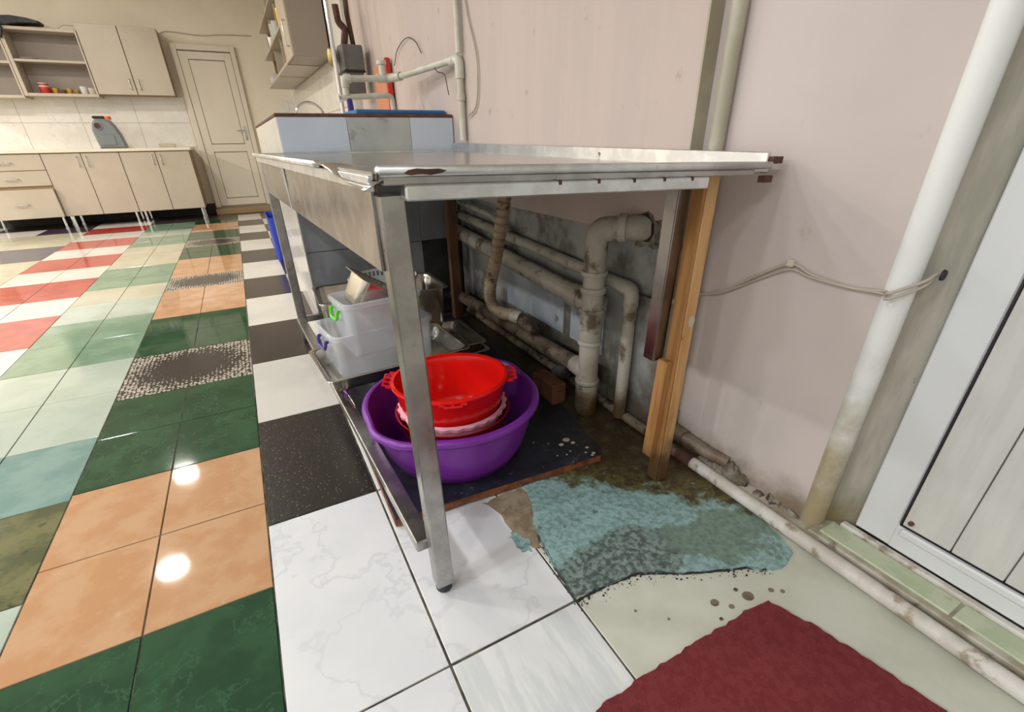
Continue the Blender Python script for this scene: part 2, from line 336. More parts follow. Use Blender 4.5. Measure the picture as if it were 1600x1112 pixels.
def obj(name, mb, m, parent=None, smooth=None, label=None, world=True):
    """one mesh object; mb is in world coordinates unless world=False (then local to its parent)"""
    me = bpy.data.meshes.new(name)
    off = Vector((0, 0, 0))
    if parent is not None and world: off = parent.matrix_world.translation if parent.get('_loc') is None else Vector(parent['_loc'])
    me.from_pydata([p-off for p in mb.v], [], mb.f); me.materials.append(M[m] if isinstance(m, str) else m)
    bm = bmesh.new(); bm.from_mesh(me); bmesh.ops.recalc_face_normals(bm, faces=bm.faces); bm.to_mesh(me); bm.free()
    if smooth: me.polygons.foreach_set('use_smooth', [True]*len(me.polygons)); me.set_sharp_from_angle(angle=math.radians(smooth))
    o = bpy.data.objects.new(name, me); C.objects.link(o)
    if parent is not None: o.parent = parent
    o['_loc'] = list(off) if parent is not None else [0, 0, 0]
    if label: o['label'] = label
    return o
def thing(name, label, cat, loc, group=None, rz=0):
    o = bpy.data.objects.new(name, None); o.empty_display_size = .05; C.objects.link(o); o.location = loc; o.rotation_euler = (0, 0, rz)
    o['_loc'] = list(loc); o['label'] = label; o['category'] = cat
    if group: o['group'] = group
    return o
def tag(o, label, cat, group=None):
    o['label'] = label; o['category'] = cat
    if group: o['group'] = group
    return o
def struct(name, mb, m, parent=None, smooth=None):
    o = obj(name, mb, m, parent, smooth)
    if parent is None: o['kind'] = 'structure'
    return o
B = lambda p0, p1, ch=0: MB().box(p0, p1, ch)

# ================================================================== SETTING
WX, YB, XL, YN = 1.10, 8.75, -6.0, -1.6          # near right wall, back wall, left wall, near wall
floor = struct('floor', B((XL, YN, -.1), (1.4, YB+.2, -.0025)), 'grout')
_tm = {}
def tile(x0, x1, y0, y1, m, parent=None, gap=.0016):
    w_, h_ = x1-x0, y1-y0; key = (round(w_, 3), round(h_, 3), m, gap)
    if key not in _tm:
        me = bpy.data.meshes.new('tile'); mb = MB(); hx, hy, c = w_/2-gap, h_/2-gap, .0012
        vs = [(a*(hx-i), b*(hy-i), z) for z, i in ((-.008, 0), (-c, 0), (0, c)) for a, b in ((-1, -1), (1, -1), (1, 1), (-1, 1))]
        fs = [(8, 9, 10, 11)]+[(j*4+i, j*4+(i+1) % 4, j*4+4+(i+1) % 4, j*4+4+i) for j in (0, 1) for i in range(4)]
        me.from_pydata(vs, [], fs); me.materials.append(M[m]); _tm[key] = me
    o = bpy.data.objects.new('tile', _tm[key]); C.objects.link(o); o.location = ((x0+x1)/2, (y0+y1)/2, random.uniform(-.0004, .0004)); o.parent = parent or floor
    return o
# strip D: white marble and black 30x60 tiles beside the sink wall
dy = [-1.24, -.64, -.04, .556, 1.156, 1.756, 2.352, 2.945, 3.545, 4.13, 4.745, 5.33, 5.95, 6.5, 7.1, 7.66, 8.3, 8.75]
dm = ['marble', 'brown', 'marble', 'marble', 'black', 'white', 'brown', 'white', 'brown', 'white', 'brown', 'white', 'brown', 'white', 'brown', 'white', 'brown']
for i in range(len(dy)-1):
    tile(-.155, .1445, dy[i], dy[i+1], 'marble' if (i == 2) else dm[i], gap=.0022)
    if dy[i] < 2.3:
        tile(.1445, .4505, dy[i], dy[i+1], 'ribbed' if i == 2 else 'marble', gap=.003)
        if dy[i] < .3: pass
    else:
        tile(.1445, .4505, dy[i], dy[i+1], dm[i+1 if i+1 < len(dm) else i])
tile(.4505, 1.062, -.34, .9, 'creamfloor'); tile(.4505, 1.062, .9, 1.7, 'creamfloor'); tile(.4505, 1.062, -1.2, -.34, 'creamfloor')
# strip C: orange / green 25x33, patterned rows as one wide tile
crow = [(-.045, .282, 'green'), (.282, .609, 'green'), (.609, .935, 'green'), (.935, 1.262, 'orange'), (1.262, 1.585, 'orange'), (1.585, 1.912, 'green'), (1.912, 2.238, 'green'),
        (2.238, 2.73, 'pattern'), (2.73, 3.05, 'green'), (3.05, 3.37, 'green'), (3.37, 3.71, 'orange'), (3.71, 4.06, 'orange'), (4.06, 4.47, 'pattern'), (4.47, 4.84, 'orange'), (4.84, 5.21, 'orange'),
        (5.21, 5.53, 'green'), (5.53, 5.845, 'green'), (5.845, 6.28, 'pattern'), (6.28, 6.59, 'green'), (6.59, 6.9, 'green'), (6.9, 7.23, 'orange'), (7.23, 7.56, 'orange'), (7.56, 7.95, 'green'), (7.95, 8.35, 'brown'), (8.35, 8.75, 'brown')]
for a, b, m in crow:
    if m == 'pattern': tile(-.668, -.155, a, b, m)
    else: tile(-.668, -.413, a, b, m); tile(-.413, -.155, a, b, m)
# strip B: pale and sage tiles 25x40
brow = [(.39, .78, 'pale'), (.78, 1.165, 'pale'), (1.165, 1.56, 'olive'), (1.56, 1.947, 'teal'), (1.947, 2.35, 'pale'), (2.35, 2.75, 'pale'), (2.75, 3.14, 'sage'), (3.14, 3.534, 'sage'), (3.534, 3.95, 'pale'), (3.95, 4.36, 'cream'),
        (4.36, 4.735, 'sage'), (4.735, 5.107, 'sage'), (5.107, 5.62, 'cream'), (5.62, 6.142, 'cream'), (6.142, 6.48, 'sage'), (6.48, 6.812, 'sage'), (6.812, 7.241, 'pale'), (7.241, 7.55, 'sage'), (7.55, 7.9, 'sage'), (7.9, 8.3, 'brown'), (8.3, 8.75, 'brown')]
for a, b, m in brow:
    tile(-.924, -.668, a, b, m); tile(-1.18, -.924, a, b, m)
# strip A: red and white 30 cm halves in bands
arow = [(1.6, 2.2, 'white'), (2.2, 2.788, 'red'), (2.788, 3.179, 'white'), (3.179, 3.778, 'red'), (3.778, 4.225, 'white'), (4.225, 4.832, 'red'), (4.832, 5.297, 'white'), (5.297, 5.874, 'red'), (5.874, 6.354, 'white'),
        (6.354, 6.912, 'red'), (6.912, 7.405, 'white'), (7.405, 7.919, 'red'), (7.919, 8.4, 'white')]
for i, (a, b, m) in enumerate(arow):
    if i == 1: m = 'white'
    tile(-1.49, -1.18, a, b, m); tile(-1.80, -1.49, a, b, m)
erow = [(2.6, 3.2, 'white'), (3.2, 3.8, 'cream'), (3.8, 4.4, 'white'), (4.4, 4.85, 'cream'), (4.85, 5.5, 'cream'), (5.5, 5.9, 'cream'), (5.9, 6.7, 'navy'), (6.7, 7.3, 'cream'), (7.3, 7.7, 'cream'), (7.7, 8.2, 'purple'), (8.2, 8.7, 'brown')]
for a, b, m in erow:
    tile(-2.3, -1.80, a, b, m); tile(-2.8, -2.3, a, b, m if m not in ('navy', 'purple') else ('navy' if m == 'navy' else 'white'))
    tile(-3.4, -2.8, a, b, 'white')

# right wall: near bay (x=1.10), a return, then the long far wall 4.5 cm proud of it
FX = 1.055
wr = struct('wall_right', B((WX, .455, 0), (1.4, .980, CEIL)), 'pink')
wall_far = struct('wall_sink', B((FX, .98, .66), (1.4, 4.6, CEIL)), 'pinkfar')
obj('bare_plaster', B((FX+.006, .981, -.0), (1.39, 4.6, .66)), 'plaster', wall_far, label='rough bare grey plaster below the pink paint')
for a, b in ((2.02, 1.52), (1.47, 1.26)):
    obj('tile', B((FX-.003, b, .20), (FX+.01, a, .425), .002), 'walltile', wall_far)
ret = MB().box((FX-.001, .974, .0), (WX+.02, .980, CEIL)); obj('wall_return', ret, 'olivepaint', wall_far, label='olive painted return of the wall')
wall_k = struct('wall_kitchen', MB().prism([(.99, 4.6), (1.4, 4.6), (1.4, YB+.2), (.97, YB+.2)], 0, CEIL), 'splash')
# door reveal: rounded white corner, weathered plaster cheek
rc = MB().tube([(WX+.022, .438, 0), (WX+.022, .438, CEIL)], .028, 16)
struct('trim_1', rc, 'whitegloss', smooth=40)
struct('trim_2', MB().prism([(WX+.03, .43), (WX+.06, .40), (1.19, .362), (1.3, .362), (1.3, .456), (WX+.01, .456)], 0, CEIL), 'greyframe')
# door in the right wall: pvc frame, leaf with sunk panel
d2 = struct('door_2', B((1.183, -1.2, .045), (1.23, .362, CEIL-.4)), 'pvc')
obj('outer_frame', B((1.172, .285, .05), (1.2, .362, 2.3), .004), 'pvc', d2)
obj('bottom_rail', B((1.170, -1.2, .05), (1.2, .288, .122), .004), 'pvc', d2)
gb = MB(); gb.box((1.1685, .2795, .121), (1.186, .2828, 2.3)); gb.box((1.1685, -1.2, .1200), (1.186, .281, .1228)); obj('black_seal', gb, 'seal', d2)
for i, (a, b) in enumerate(((.188, .2785), (.099, .1855), (.012, .0965), (-.08, .0095), (-1.2, -.0825))):
    obj('panel_board', B((1.170, a, .1235), (1.19, b, 2.25), .0015), 'pvcpanel', d2)
obj('glazing_bead', B((1.160, -1.2, .098), (1.18, .276, .118), .004), 'pvc', d2)
obj('screw_cover', MB().tube([(1.164, .265, .140), (1.172, .265, .140)], .0055, 12), 'brownedge', d2)
# threshold: ledge, green tiles, sill
th = struct('trim_3', B((1.074, -1.3, 0), (1.183, .42, .036), .003), 'ledge')
for a, b in ((.128, .40), (-.175, .122), (-.48, -.181)): obj('tile', B((1.092, a, .03), (1.150, b, .041), .0015), 'threshold', th)
obj('sill_strip', B((1.152, -1.3, .03), (1.171, .385, .049), .003), 'flaky', th)
struct('trim_4', MB().prism([(1.058, .43), (1.062, .62), (1.075, .78), (1.13, .78), (1.13, .40), (1.06, .38)], 0, .03, ch=.004), 'ledge')
# broken foot of the wall
random.seed(3)
def lump(mb, c, rx, ry, rz, sd):
    bm = bmesh.new(); bmesh.ops.create_icosphere(bm, subdivisions=2, radius=1); vs = []
    for v in bm.verts:
        k = 1+.55*(mnoise.noise(v.co*1.6+Vector((sd*3.1, 0, 0))))+.25*mnoise.noise(v.co*4+Vector((0, sd*2.3, 0)))
        vs.append((c[0]+v.co.x*rx*k, c[1]+v.co.y*ry*k, max(.001, c[2]+v.co.z*rz*k)))
    mb.add(vs, [tuple(v.index for v in f.verts) for f in bm.faces]); bm.free(); return mb
bk = MB()
for i in range(16):
    t = i/15; y = .45+t*.30; h = .018+.016*random.random()+(.016 if .62 < y < .72 else 0)
    lump(bk, (WX-.003-random.random()*.008, y, h*.35), .020+random.random()*.012, .026, h, i)
struct('trim_5', bk, 'concrete', smooth=50)
wh = MB(); P = []
for k in range(22):
    a = 2*PI*k/22; q = .055+random.uniform(-.012, .02); P.append((1.10+q*1.1*math.cos(a)-.01, .675+q*.8*math.sin(a)))
obj('broken_hole', MB().prism(P, FX-.0015, FX+.02, 'x'), 'concrete', wall_far, label='broken plaster around the pipe entry')
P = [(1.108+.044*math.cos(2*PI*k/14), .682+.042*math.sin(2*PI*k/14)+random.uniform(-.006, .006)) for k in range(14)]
obj('hole_shade', MB().prism(P, FX-.003, FX+.018, 'x'), 'darkgap', wall_far)  # flat dark disc, the shade inside the hole put into its colour
# back wall and the unseen rest of the hall
wb = struct('wall_back', B((XL, YB, 0), (1.4, YB+.2, CEIL)), 'creamwall')
struct('wall_left', B((XL-.2, YN, 0), (XL, YB+.2, CEIL)), 'hallwall')
struct('wall_near', B((XL, YN-.2, 0), (1.4, YN, CEIL)), 'hallwall')
struct('wall_door_side', B((1.183, YN, CEIL-.4), (1.4, .456, CEIL)), 'hallwall')
struct('wall_near_right', B((1.2, YN, 0), (1.4, -1.2, CEIL-.4)), 'hallwall')
struct('ceiling', B((XL, YN, CEIL), (1.4, YB+.2, CEIL+.1)), 'ceil')
# splashback tiles on the back wall between base and wall units
for r_, (z0, z1) in enumerate(((.90, 1.20), (1.203, 1.51))):
    for i in range(9):
        x1 = -.43-i*.60; obj('tile', B((x1-.597, YB-.012, z0), (x1, YB+.01, z1), .002), 'splash', wb)
for i in range(3):
    for z0, z1 in ((0.9, 1.2), (1.203, 1.5)): obj('tile', B((.80+i*.1-.0, YB-.012, z0), (.80+i*.1+.098, YB+.01, z1), .002), 'splash', wb)
for i in range(6):
    for z0, z1 in ((.9, 1.2), (1.203, 1.503)):
        a = 4.62+i*.62; o = obj('tile', B((.97, a, z0), (1.0, a+.617, z1), .002), 'splash', wall_k)
obj('skirting', B((-3.4, YB-.02, 0), (-.42, YB+.01, .14)), 'darkgap', wb)
# back door
d1 = struct('door_1', B((-.36, YB-.03, .10), (.30, YB-.002, 2.06)), 'seal')
fr = MB(); fr.box((-.41, YB-.06, .08), (-.345, YB-.001, 2.12), .006); fr.box((.285, YB-.06, .08), (.345, YB-.001, 2.12), .006); fr.box((-.345, YB-.06, 2.05), (.285, YB-.001, 2.12), .006)
obj('frame', fr, 'creampvc', d1)
lf = MB()
for x0, x1, z0, z1 in ((-.34, -.24, .1, 2.04), (.19, .28, .1, 2.04), (-.24, .19, .1, .20), (-.24, .19, .83, .93), (-.24, .19, 1.95, 2.04)): lf.box((x0, YB-.05, z0), (x1, YB-.028, z1), .004)
obj('leaf_rails', lf, 'creampvc', d1)
for z0, z1 in ((.22, .81), (.95, 1.93)): obj('panel_board', B((-.235, YB-.046, z0-.013), (.185, YB-.026, z1+.013), .004), 'creampvc', d1)
dh = MB(); dh.box((.215, YB-.058, .98), (.245, YB-.05, 1.16), .003); dh.tube([(.23, YB-.055, 1.10), (.23, YB-.09, 1.10), (.13, YB-.09, 1.10)], .009, 8); obj('handle', dh, 'chrome', d1)
struct('trim_6', B((-.42, YB-.25, 0), (.36, YB-.001, .075), .004), 'laminside')

# ================================================================== FLOOR PATCH, PIPES ON THE FLOOR, CARPET
def poly(name, pts, z0, z1, m, parent, jag=.006, seed=1, sub=4, label=None):
    random.seed(seed); P = []
    for i in range(len(pts)):
        a = Vector(pts[i]); b = Vector(pts[(i+1) % len(pts)])
        for k in range(sub):
            p = a.lerp(b, k/sub); P.append((p.x+random.uniform(-jag, jag), p.y+random.uniform(-jag, jag)))
    return obj(name, MB().prism(P, z0, z1), m, parent, label=label)
PATCH = [(.520,.868),(.494,.825),(.474,.762),(.466,.710),(.456,.660),(.453,.610),(.449,.560),(.488,.555),(.548,.553),(.620,.545),(.66,.525),(.72,.49),(.80,.455),(.862,.43),(.905,.40),(.945,.385),(1.0,.40),(1.03,.47),(1.055,.70),(1.0555,1.0),(1.0555,2.56),(.56,2.56),(.56,1.2),(.54,.95)]
poly('floor_patch', PATCH, -.004, .0035, 'patch', floor, .005, 2, label='worn patch of floor painted turquoise where tiles are missing, muddy by the wall')
poly('paint_layer', [(.405,.80),(.43,.80),(.445,.76),(.43,.73),(.405,.745)], -.001, .0012, 'patch', floor, .006, 4, label='small splash of turquoise paint')
poly('dirt_layer', [(.395,.945),(.47,.95),(.535,.95),(.525,.868),(.498,.825),(.478,.762),(.46,.715),(.44,.75),(.418,.80),(.43,.86)], -.001, .0008, 'brownstain', floor, .008, 6)
random.seed(9); LINE = [(.474,.765),(.464,.70),(.456,.65),(.452,.60),(.447,.552),(.49,.5525),(.55,.551),(.62,.542),(.66,.522),(.72,.487),(.80,.452),(.862,.427),(.905,.397)]
up_, dn_ = [], []
for i in range(len(LINE)-1):
    a, b = Vector(LINE[i]), Vector(LINE[i+1]); d = (b-a).normalized(); nrm = Vector((-d.y, d.x)); n = max(2, int((b-a).length/.006))
    for k in range(n):
        p = a.lerp(b, k/n); h = random.uniform(.0006, .0042)*(1 if i < 8 else .6); g = random.uniform(.001, .004)
        up_.append(tuple(p+nrm*g)); dn_.append(tuple(p-nrm*h))
obj('grime_line', MB().add([(x, y, .0042) for x, y in up_]+[(x, y, .0008) for x, y in dn_], [(i, i+1, len(up_)+i+1, len(up_)+i) for i in range(len(up_)-1)]), 'seal', floor)
gl = MB()
for i in range(240):
    j = random.randrange(len(LINE)-1); p = Vector(LINE[j]).lerp(Vector(LINE[j+1]), random.random()); r = random.choice((.0006, .0008, .001, .0014, .002))
    gl.lathe([(r*1.3, 0), (r, .0007)], (p.x+random.gauss(0, .006)+random.random()*.006, p.y-abs(random.gauss(0, .012)), .0005), 5, sx=random.uniform(.7, 1.6))
o = obj('grime_crumbs', gl, 'seal', floor); o['kind'] = 'stuff'
for x, y, r in ((.72,.40,.009),(.745,.375,.006),(.70,.365,.004),(.80,.375,.012),(.76,.345,.011),(.86,.36,.006),(.88,.345,.005),(.68,.34,.004),(.60,.42,.003),(.79,.40,.005),(.55,.47,.003)):
    obj('stain_spot', MB().lathe([(r, 0), (r*.9, .0008)], (x, y, 0), 10, sx=1.2), 'sewerdirty', floor)
# carpet
random.seed(21); cpts = []
def edge(a, b, n, j):
    for k in range(n): p = Vector(a).lerp(Vector(b), k/n); cpts.append((p.x+random.uniform(-j, j), p.y+random.uniform(-j, j)))
edge((.25,-.3),(.318,.25),6,.003); edge((.318,.25),(.345,.348),6,.003); edge((.345,.348),(.45,.352),10,.003); edge((.45,.352),(.62,.352),12,.003); edge((.62,.352),(.822,.345),14,.003)
edge((.822,.345),(.858,.25),8,.003); edge((.858,.25),(.885,.12),10,.003); edge((.885,.12),(.905,0),8,.003); edge((.905,0),(.93,-.3),6,.003)
cp_ = obj('carpet', MB().prism(cpts, .0005, .007), 'carpet'); tag(cp_, 'torn piece of dark red carpet lying on the white floor tiles', 'carpet')
# pipes along the floor
fp = thing('floor_pipe', 'flaking white heating pipe along the wall foot, past the post and door sill', 'pipe', (1.045, .6, 0))
obj('pipe', MB().tube([(1.046, .8, .023), (1.044, .3, .022), (1.042, -.9, .021)], .0185, 14), 'flaky', fp, 40)
obj('far_pipe', MB().tube([(1.040, 2.5, .024), (1.044, 1.25, .024), (1.046, .8, .023)], .0185, 14), 'sewerdirty', fp, 40, label='dirty brown stretch behind the post')
obj('rusty_joint', MB().tube([(1.046, .83, .023), (1.046, .77, .023)], .0205, 14), 'rust', fp, 40)
vp = thing('wall_pipe', 'beige painted upright pipe in the wall corner, bending into the broken wall foot', 'pipe', (1.08, .91, 0))
obj('riser', MB().tube([(1.083, .917, .09), (1.083, .917, CEIL-.01)], .0185, 14), 'conduit', vp, 40)
obj('elbow', MB().tube(rounded_path([(1.078, .917, .14), (1.078, .917, .068), (1.078, .84, .066)], .04), .0235, 14), 'sewerdirty', vp, 40)
obj('lower_run', MB().tube([(1.078, .86, .066), (1.082, .74, .062), (1.098, .685, .06)], .0195, 14), 'sewer', vp, 40)

# ================================================================== STEEL WORK TABLE
T = thing('steel_work_table', 'long stainless steel catering table with dented corner, propped against the pink wall', 'table', (.6, 1.6, 0))
ZT = .880
def TL(y): return .160-(y-.715)*.040             # left edge of the deck: runs slightly away from the wall line
y0, y1 = .715, 2.59
def ZD(x, y):                                    # the deck sags towards the wall and the near end
    u = (x-.15)/.9; v = (y-y0)/(y1-y0); return (.893*(1-u)+.868*u)*(1-v)+(.885*(1-u)+.880*u)*v
dk = [(TL(y0)+.004, y0+.004), (1.052, y0+.02), (1.052, y1), (TL(y1), y1)]
deck = MB().add([(x, y, ZD(x, y)-t) for t in (.01, 0) for x, y in dk], [(3, 2, 1, 0), (4, 5, 6, 7), (0, 1, 5, 4), (1, 2, 6, 5), (2, 3, 7, 6), (3, 0, 4, 7)])
obj('tabletop', deck, 'deck', T)
fr_ = MB(); fr_.bar((TL(y0)+.008, y0-.001, .8935), (1.045, y0+.016, .8715), .0145, .022, .004, (0, 0, 1)); obj('front_rim', fr_, 'steelrim', T, 50)
ys = y0+.36
lr = MB(); lr.bar((TL(ys)-.004, ys, ZD(.15, ys)+.001), (TL(y1)-.004, y1, ZD(.1, y1)+.001), .016, .013, .003, (1, 0, 0)); obj('side_rim', lr, 'steelrim', T, 50)
bs = MB().bar((1.045, y1, .898), (1.045, y0+.02, .876), .012, .042, .002, (1, 0, 0)); obj('upstand', bs, 'steelrim', T)
obj('upstand', MB().bar((TL(y1), y1-.004, .885), (1.04, y1-.004, .881), .014, .008, .002, (0, 0, 1)), 'steelrim', T)
P = [(.205, -.003), (.215, -.0055), (.23, -.004), (.245, -.0055), (.262, -.003), (.270, .0005), (.258, .003), (.24, .0025), (.225, .0035), (.212, .0015)]
obj('rust_spot', MB().prism([(x, .8935-(x-.17)*.0247+h) for x, h in P], y0-.0122, y0-.0105, 'y'), 'rust', T)
# crumpled corner: the sheet edge folds down towards the leg
cc = MB(); nn = 26; mm = 9; vs = []
for j in range(mm):
    for i in range(nn):
        u, v = i/(nn-1), j/(mm-1)
        y = ys+.005-u*.373; x = TL(y)-.013+v*(.02+.085*min(1, u*1.6))
        top = ZD(.17, y)+.0035
        drop = (1-v)**1.4*.026*max(0, (u-.25)/.75)**.8
        z = top-drop+.007*math.sin(u*8.5-.6)*math.sin(PI*min(1, v*1.1))*min(1, u*2.2)-(.012*math.exp(-((u-.55-v*.3)/.10)**2))*v*(1-v)*3-v*.002
        vs.append((x, y, z))
fs = [(j*nn+i, j*nn+i+1, (j+1)*nn+i+1, (j+1)*nn+i) for j in range(mm-1) for i in range(nn-1)]
cc.add(vs, fs); o = obj('bent_corner', cc, 'deck', T, 60, label='crumpled bright corner of the sheet top')
sm = o.modifiers.new('s', 'SOLIDIFY'); sm.thickness = .0018
obj('torn_lip', MB().bar((TL(y0)+.006, y0-.004, .868), (TL(y0)+.010, y0-.006, .894), .003, .005, .001, (1, 0, 0)), 'rust', T)
# bands beneath the deck
ub = MB(); ub.bar((TL(y0)+.016, y0+.008, .8805), (1.0, y0+.024, .8585), .012, .016, .002, (0, 0, 1)); obj('under_band', ub, 'steel', T)
ch = MB(); ch.bar((.205, y0+.004, .8635), (.850, y0+.02, .8455), .0225, .028, .003, (0, 0, 1)); obj('cross_channel', ch, 'steelrim', T, label='bright spotted cross channel under the front edge')
for t in (.42, .55, .68, .8, .92):
    x = .205+t*.645; obj('rivet', MB().lathe([(.004, -.004), (.004, .003), (.0016, .004)], (x, y0-.008+.016*t, .8635-.018*t+.009), 8), 'rust', T)
ap = MB(); ap.bar((TL(.76)+.012, .76, .806), (TL(2.5)+.012, 2.5, .80), .006, .125, .001, (1, 0, 0)); obj('side_apron', ap, 'steel', T)
for a, b in ((y0+.012, 1.10), (1.106, 2.57)):
    obj('side_band', MB().bar((TL(a)+.003, a, .877 if a < 1 else .8755), (TL(b)+.003, b, .8755 if b < 2 else .870), .010, .021, .002, (1, 0, 0)), 'steelrim', T)
rp = MB(); rp.bar((TL(1.75)+.006, 1.75, .866), (TL(1.75)+.009, 1.75, .742), .004, .03, .001); obj('apron_strip', rp, 'steelrim', T)
def leg(pt, pb, foot=True, s=.04):
    l = MB().bar(pb, pt, s, s, .004); o = obj('leg', l, 'steel', T)
    if foot: obj('rubber_foot', MB().lathe([(.012, 0), (.0185, .004), (.0195, .022), (.019, .03)], (pb[0], pb[1], 0), 16), 'ballsteel', o, 40)
leg((.192, .752, .862), (.200, .735, .022))
leg((.115, 2.50, .862), (.115, 2.52, .022))
leg((.97, 2.52, .862), (.97, 2.52, .022))
# cut-off angle-iron leg that no longer reaches the floor
cl = MB(); cl.bar((.888, .826, .392), (.893, .822, .852), .034, .004, .001); cl.bar((.872, .845, .392), (.876, .842, .852), .004, .036, .001)
obj('cut_leg', cl, 'redsteel', T, label='sawn-off steel angle leg hanging short of the floor')
st = MB(); st.bar((.176, .76, .125), (TL(2.5)+.02, 2.5, .125), .04, .03, .004, (1, 0, 0)); obj('stretcher', st, 'steel', T)
st = MB(); st.bar((.11, 2.52, .125), (.97, 2.52, .125), .03, .03, .004, (0, 0, 1)); obj('stretcher', st, 'steel', T)
obj('end_block', B((1.046, .724, .874), (1.078, .742, .888)), 'brownedge', T); obj('end_block', B((1.03, .726, .836), (1.058, .742, .850)), 'brownedge', T)

# timber props
P1 = thing('timber_prop', 'bright pine prop of two battens with its shaded side coloured darker, under the near right table corner', 'post', (.92, .79, 0))
obj('batten', MB().bar((.921, .787, .004), (.940, .800, .853), .036, .034, .003), 'wood', P1)
obj('batten', MB().bar((.886, .806, .09), (.893, .803, .40), .022, .034, .002), 'wood2', P1)
obj('batten', MB().bar((.8985, .790, .006), (.9165, .803, .853), .008, .036, .002), 'wood2', P1)  # thin strip: main batten's darker left face, its shade put into the colour
obj('paint_spot', MB().lathe([(.011, 0), (.010, .0012)], (0, 0, 0), 10, sy=1.5).xf(Matrix.Translation((.938, .7773, .51)) @ Matrix.Rotation(PI/2, 4, 'X')), 'drip', P1)
P2 = thing('timber_prop', 'dark brown timber prop at the back beside the tiled counter', 'post', (.93, 2.40, 0))
obj('batten', MB().bar((.925, 2.40, .004), (.925, 2.40, .86), .05, .04, .003), 'darkwood', P2)

# plywood board on the floor
PB = thing('plywood_board', 'dark faced plywood board with brown edges lying under the table', 'board', (.5, 1.4, 0))
bp = [(.155, .975), (.50, .955), (.70, .942), (.815, .935), (.835, .96), (.868, 1.15), (.90, 1.40), (.93, 2.45), (.16, 2.45)]
obj('face', MB().prism([((a-.52)*.998+.52, (b-1.6)*.998+1.6) for a, b in bp], .024, .0305), 'plytop', PB)
poly('core', bp, .006, .0285, 'plyedge', PB, .002, 31, 5)
for x, y, r in ((.765, 1.06, .012), (.735, 1.045, .008), (.775, 1.035, .007), (.80, .99, .006), (.70, 1.07, .003), (.72, .99, .003), (.66, 1.10, .003), (.80, .955, .006), (.79, .948, .005), (.60, 1.14, .004), (.585, 1.13, .003), (.74, 1.0, .003), (.69, 1.0, .003), (.78, .97, .004)):
    obj('paint_drip', MB().lathe([(r, 0), (r*.8, .0012)], (x, y, .0302), 9, sx=1.15), 'drip', PB)

# ================================================================== BASIN AND BOWLS
def bowl(profile_out, t, c, n=48, sx=1, sy=1, wob=None):
    """closed shell: inside down, outside up, from (r, z) outer profile listed base to rim"""
    outer = profile_out; inner = [(max(r-t, .002), z+(t if i == 0 else 0)) for i, (r, z) in enumerate(profile_out)]
    return MB().lathe(inner[::-1][::-1][0:0]+[(.002, inner[0][1])]+inner+outer[::-1]+[(.002, outer[0][1])], c, n, sx, sy, wob=wob)
def lugs(a, r, z):                                # two thick grips pulled out of the rim
    if z < .15: return 0
    return .024*math.exp(-((math.sin(a-.56)/.34)**4))*min(1, (z-.15)/.03)
BC = (.428, 1.212, .0318)
bas = thing('wash_basin', 'big purple plastic washing basin standing on the dark board', 'basin', BC)
obj('bowl', bowl([(.18, 0), (.203, .006), (.225, .05), (.243, .11), (.254, .165), (.258, .192)], .004, BC, 64, wob=lugs), 'purplep', bas, 50)
obj('rim', MB().lathe([(.253, .176), (.260, .172), (.270, .176), (.274, .184), (.272, .194), (.262, .200), (.255, .197), (.253, .176)], BC, 64, wob=lugs, cap0=False, cap1=False), 'purplep', bas, 60)
R2 = (.426, 1.205, .036)
b1 = thing('bowl', 'dark red round bowl lowest inside the purple basin', 'bowl', R2)
obj('shell', bowl([(.09, 0), (.11, .008), (.160, .09), (.174, .150), (.179, .155)], .003, R2, 48), 'dredp', b1, 50)
R3 = (.426, 1.205, .056)
b2 = thing('bowl', 'pale pink bowl with a wavy rim under the red colander', 'bowl', R3)
obj('shell', bowl([(.085, 0), (.105, .008), (.146, .09), (.158, .142)], .003, R3, 72), 'pinkp', b2, 50)
obj('rim', MB().lathe([(.152, .138), (.166, .140), (.168, .150), (.156, .153), (.152, .138)], R3, 96, cap0=False, cap1=False, wob=lambda a, r, z: .0035*math.sin(a*26) if r > .16 else 0), 'pinkp', b2, 60)
R4 = (.426, 1.208, .100)
cx_ = thing('colander', 'bright red oval colander with holed handles on top of the nested bowls', 'colander', R4)
obj('shell', bowl([(.08, 0), (.10, .006), (.137, .055), (.157, .125), (.166, .185), (.170, .195)], .003, R4, 56, 1.03, .96), 'redp', cx_, 50)
obj('rim', MB().lathe([(.164, .186), (.172, .184), (.176, .190), (.174, .196), (.165, .197), (.164, .186)], R4, 56, 1.03, .96, cap0=False, cap1=False), 'redp', cx_, 60)
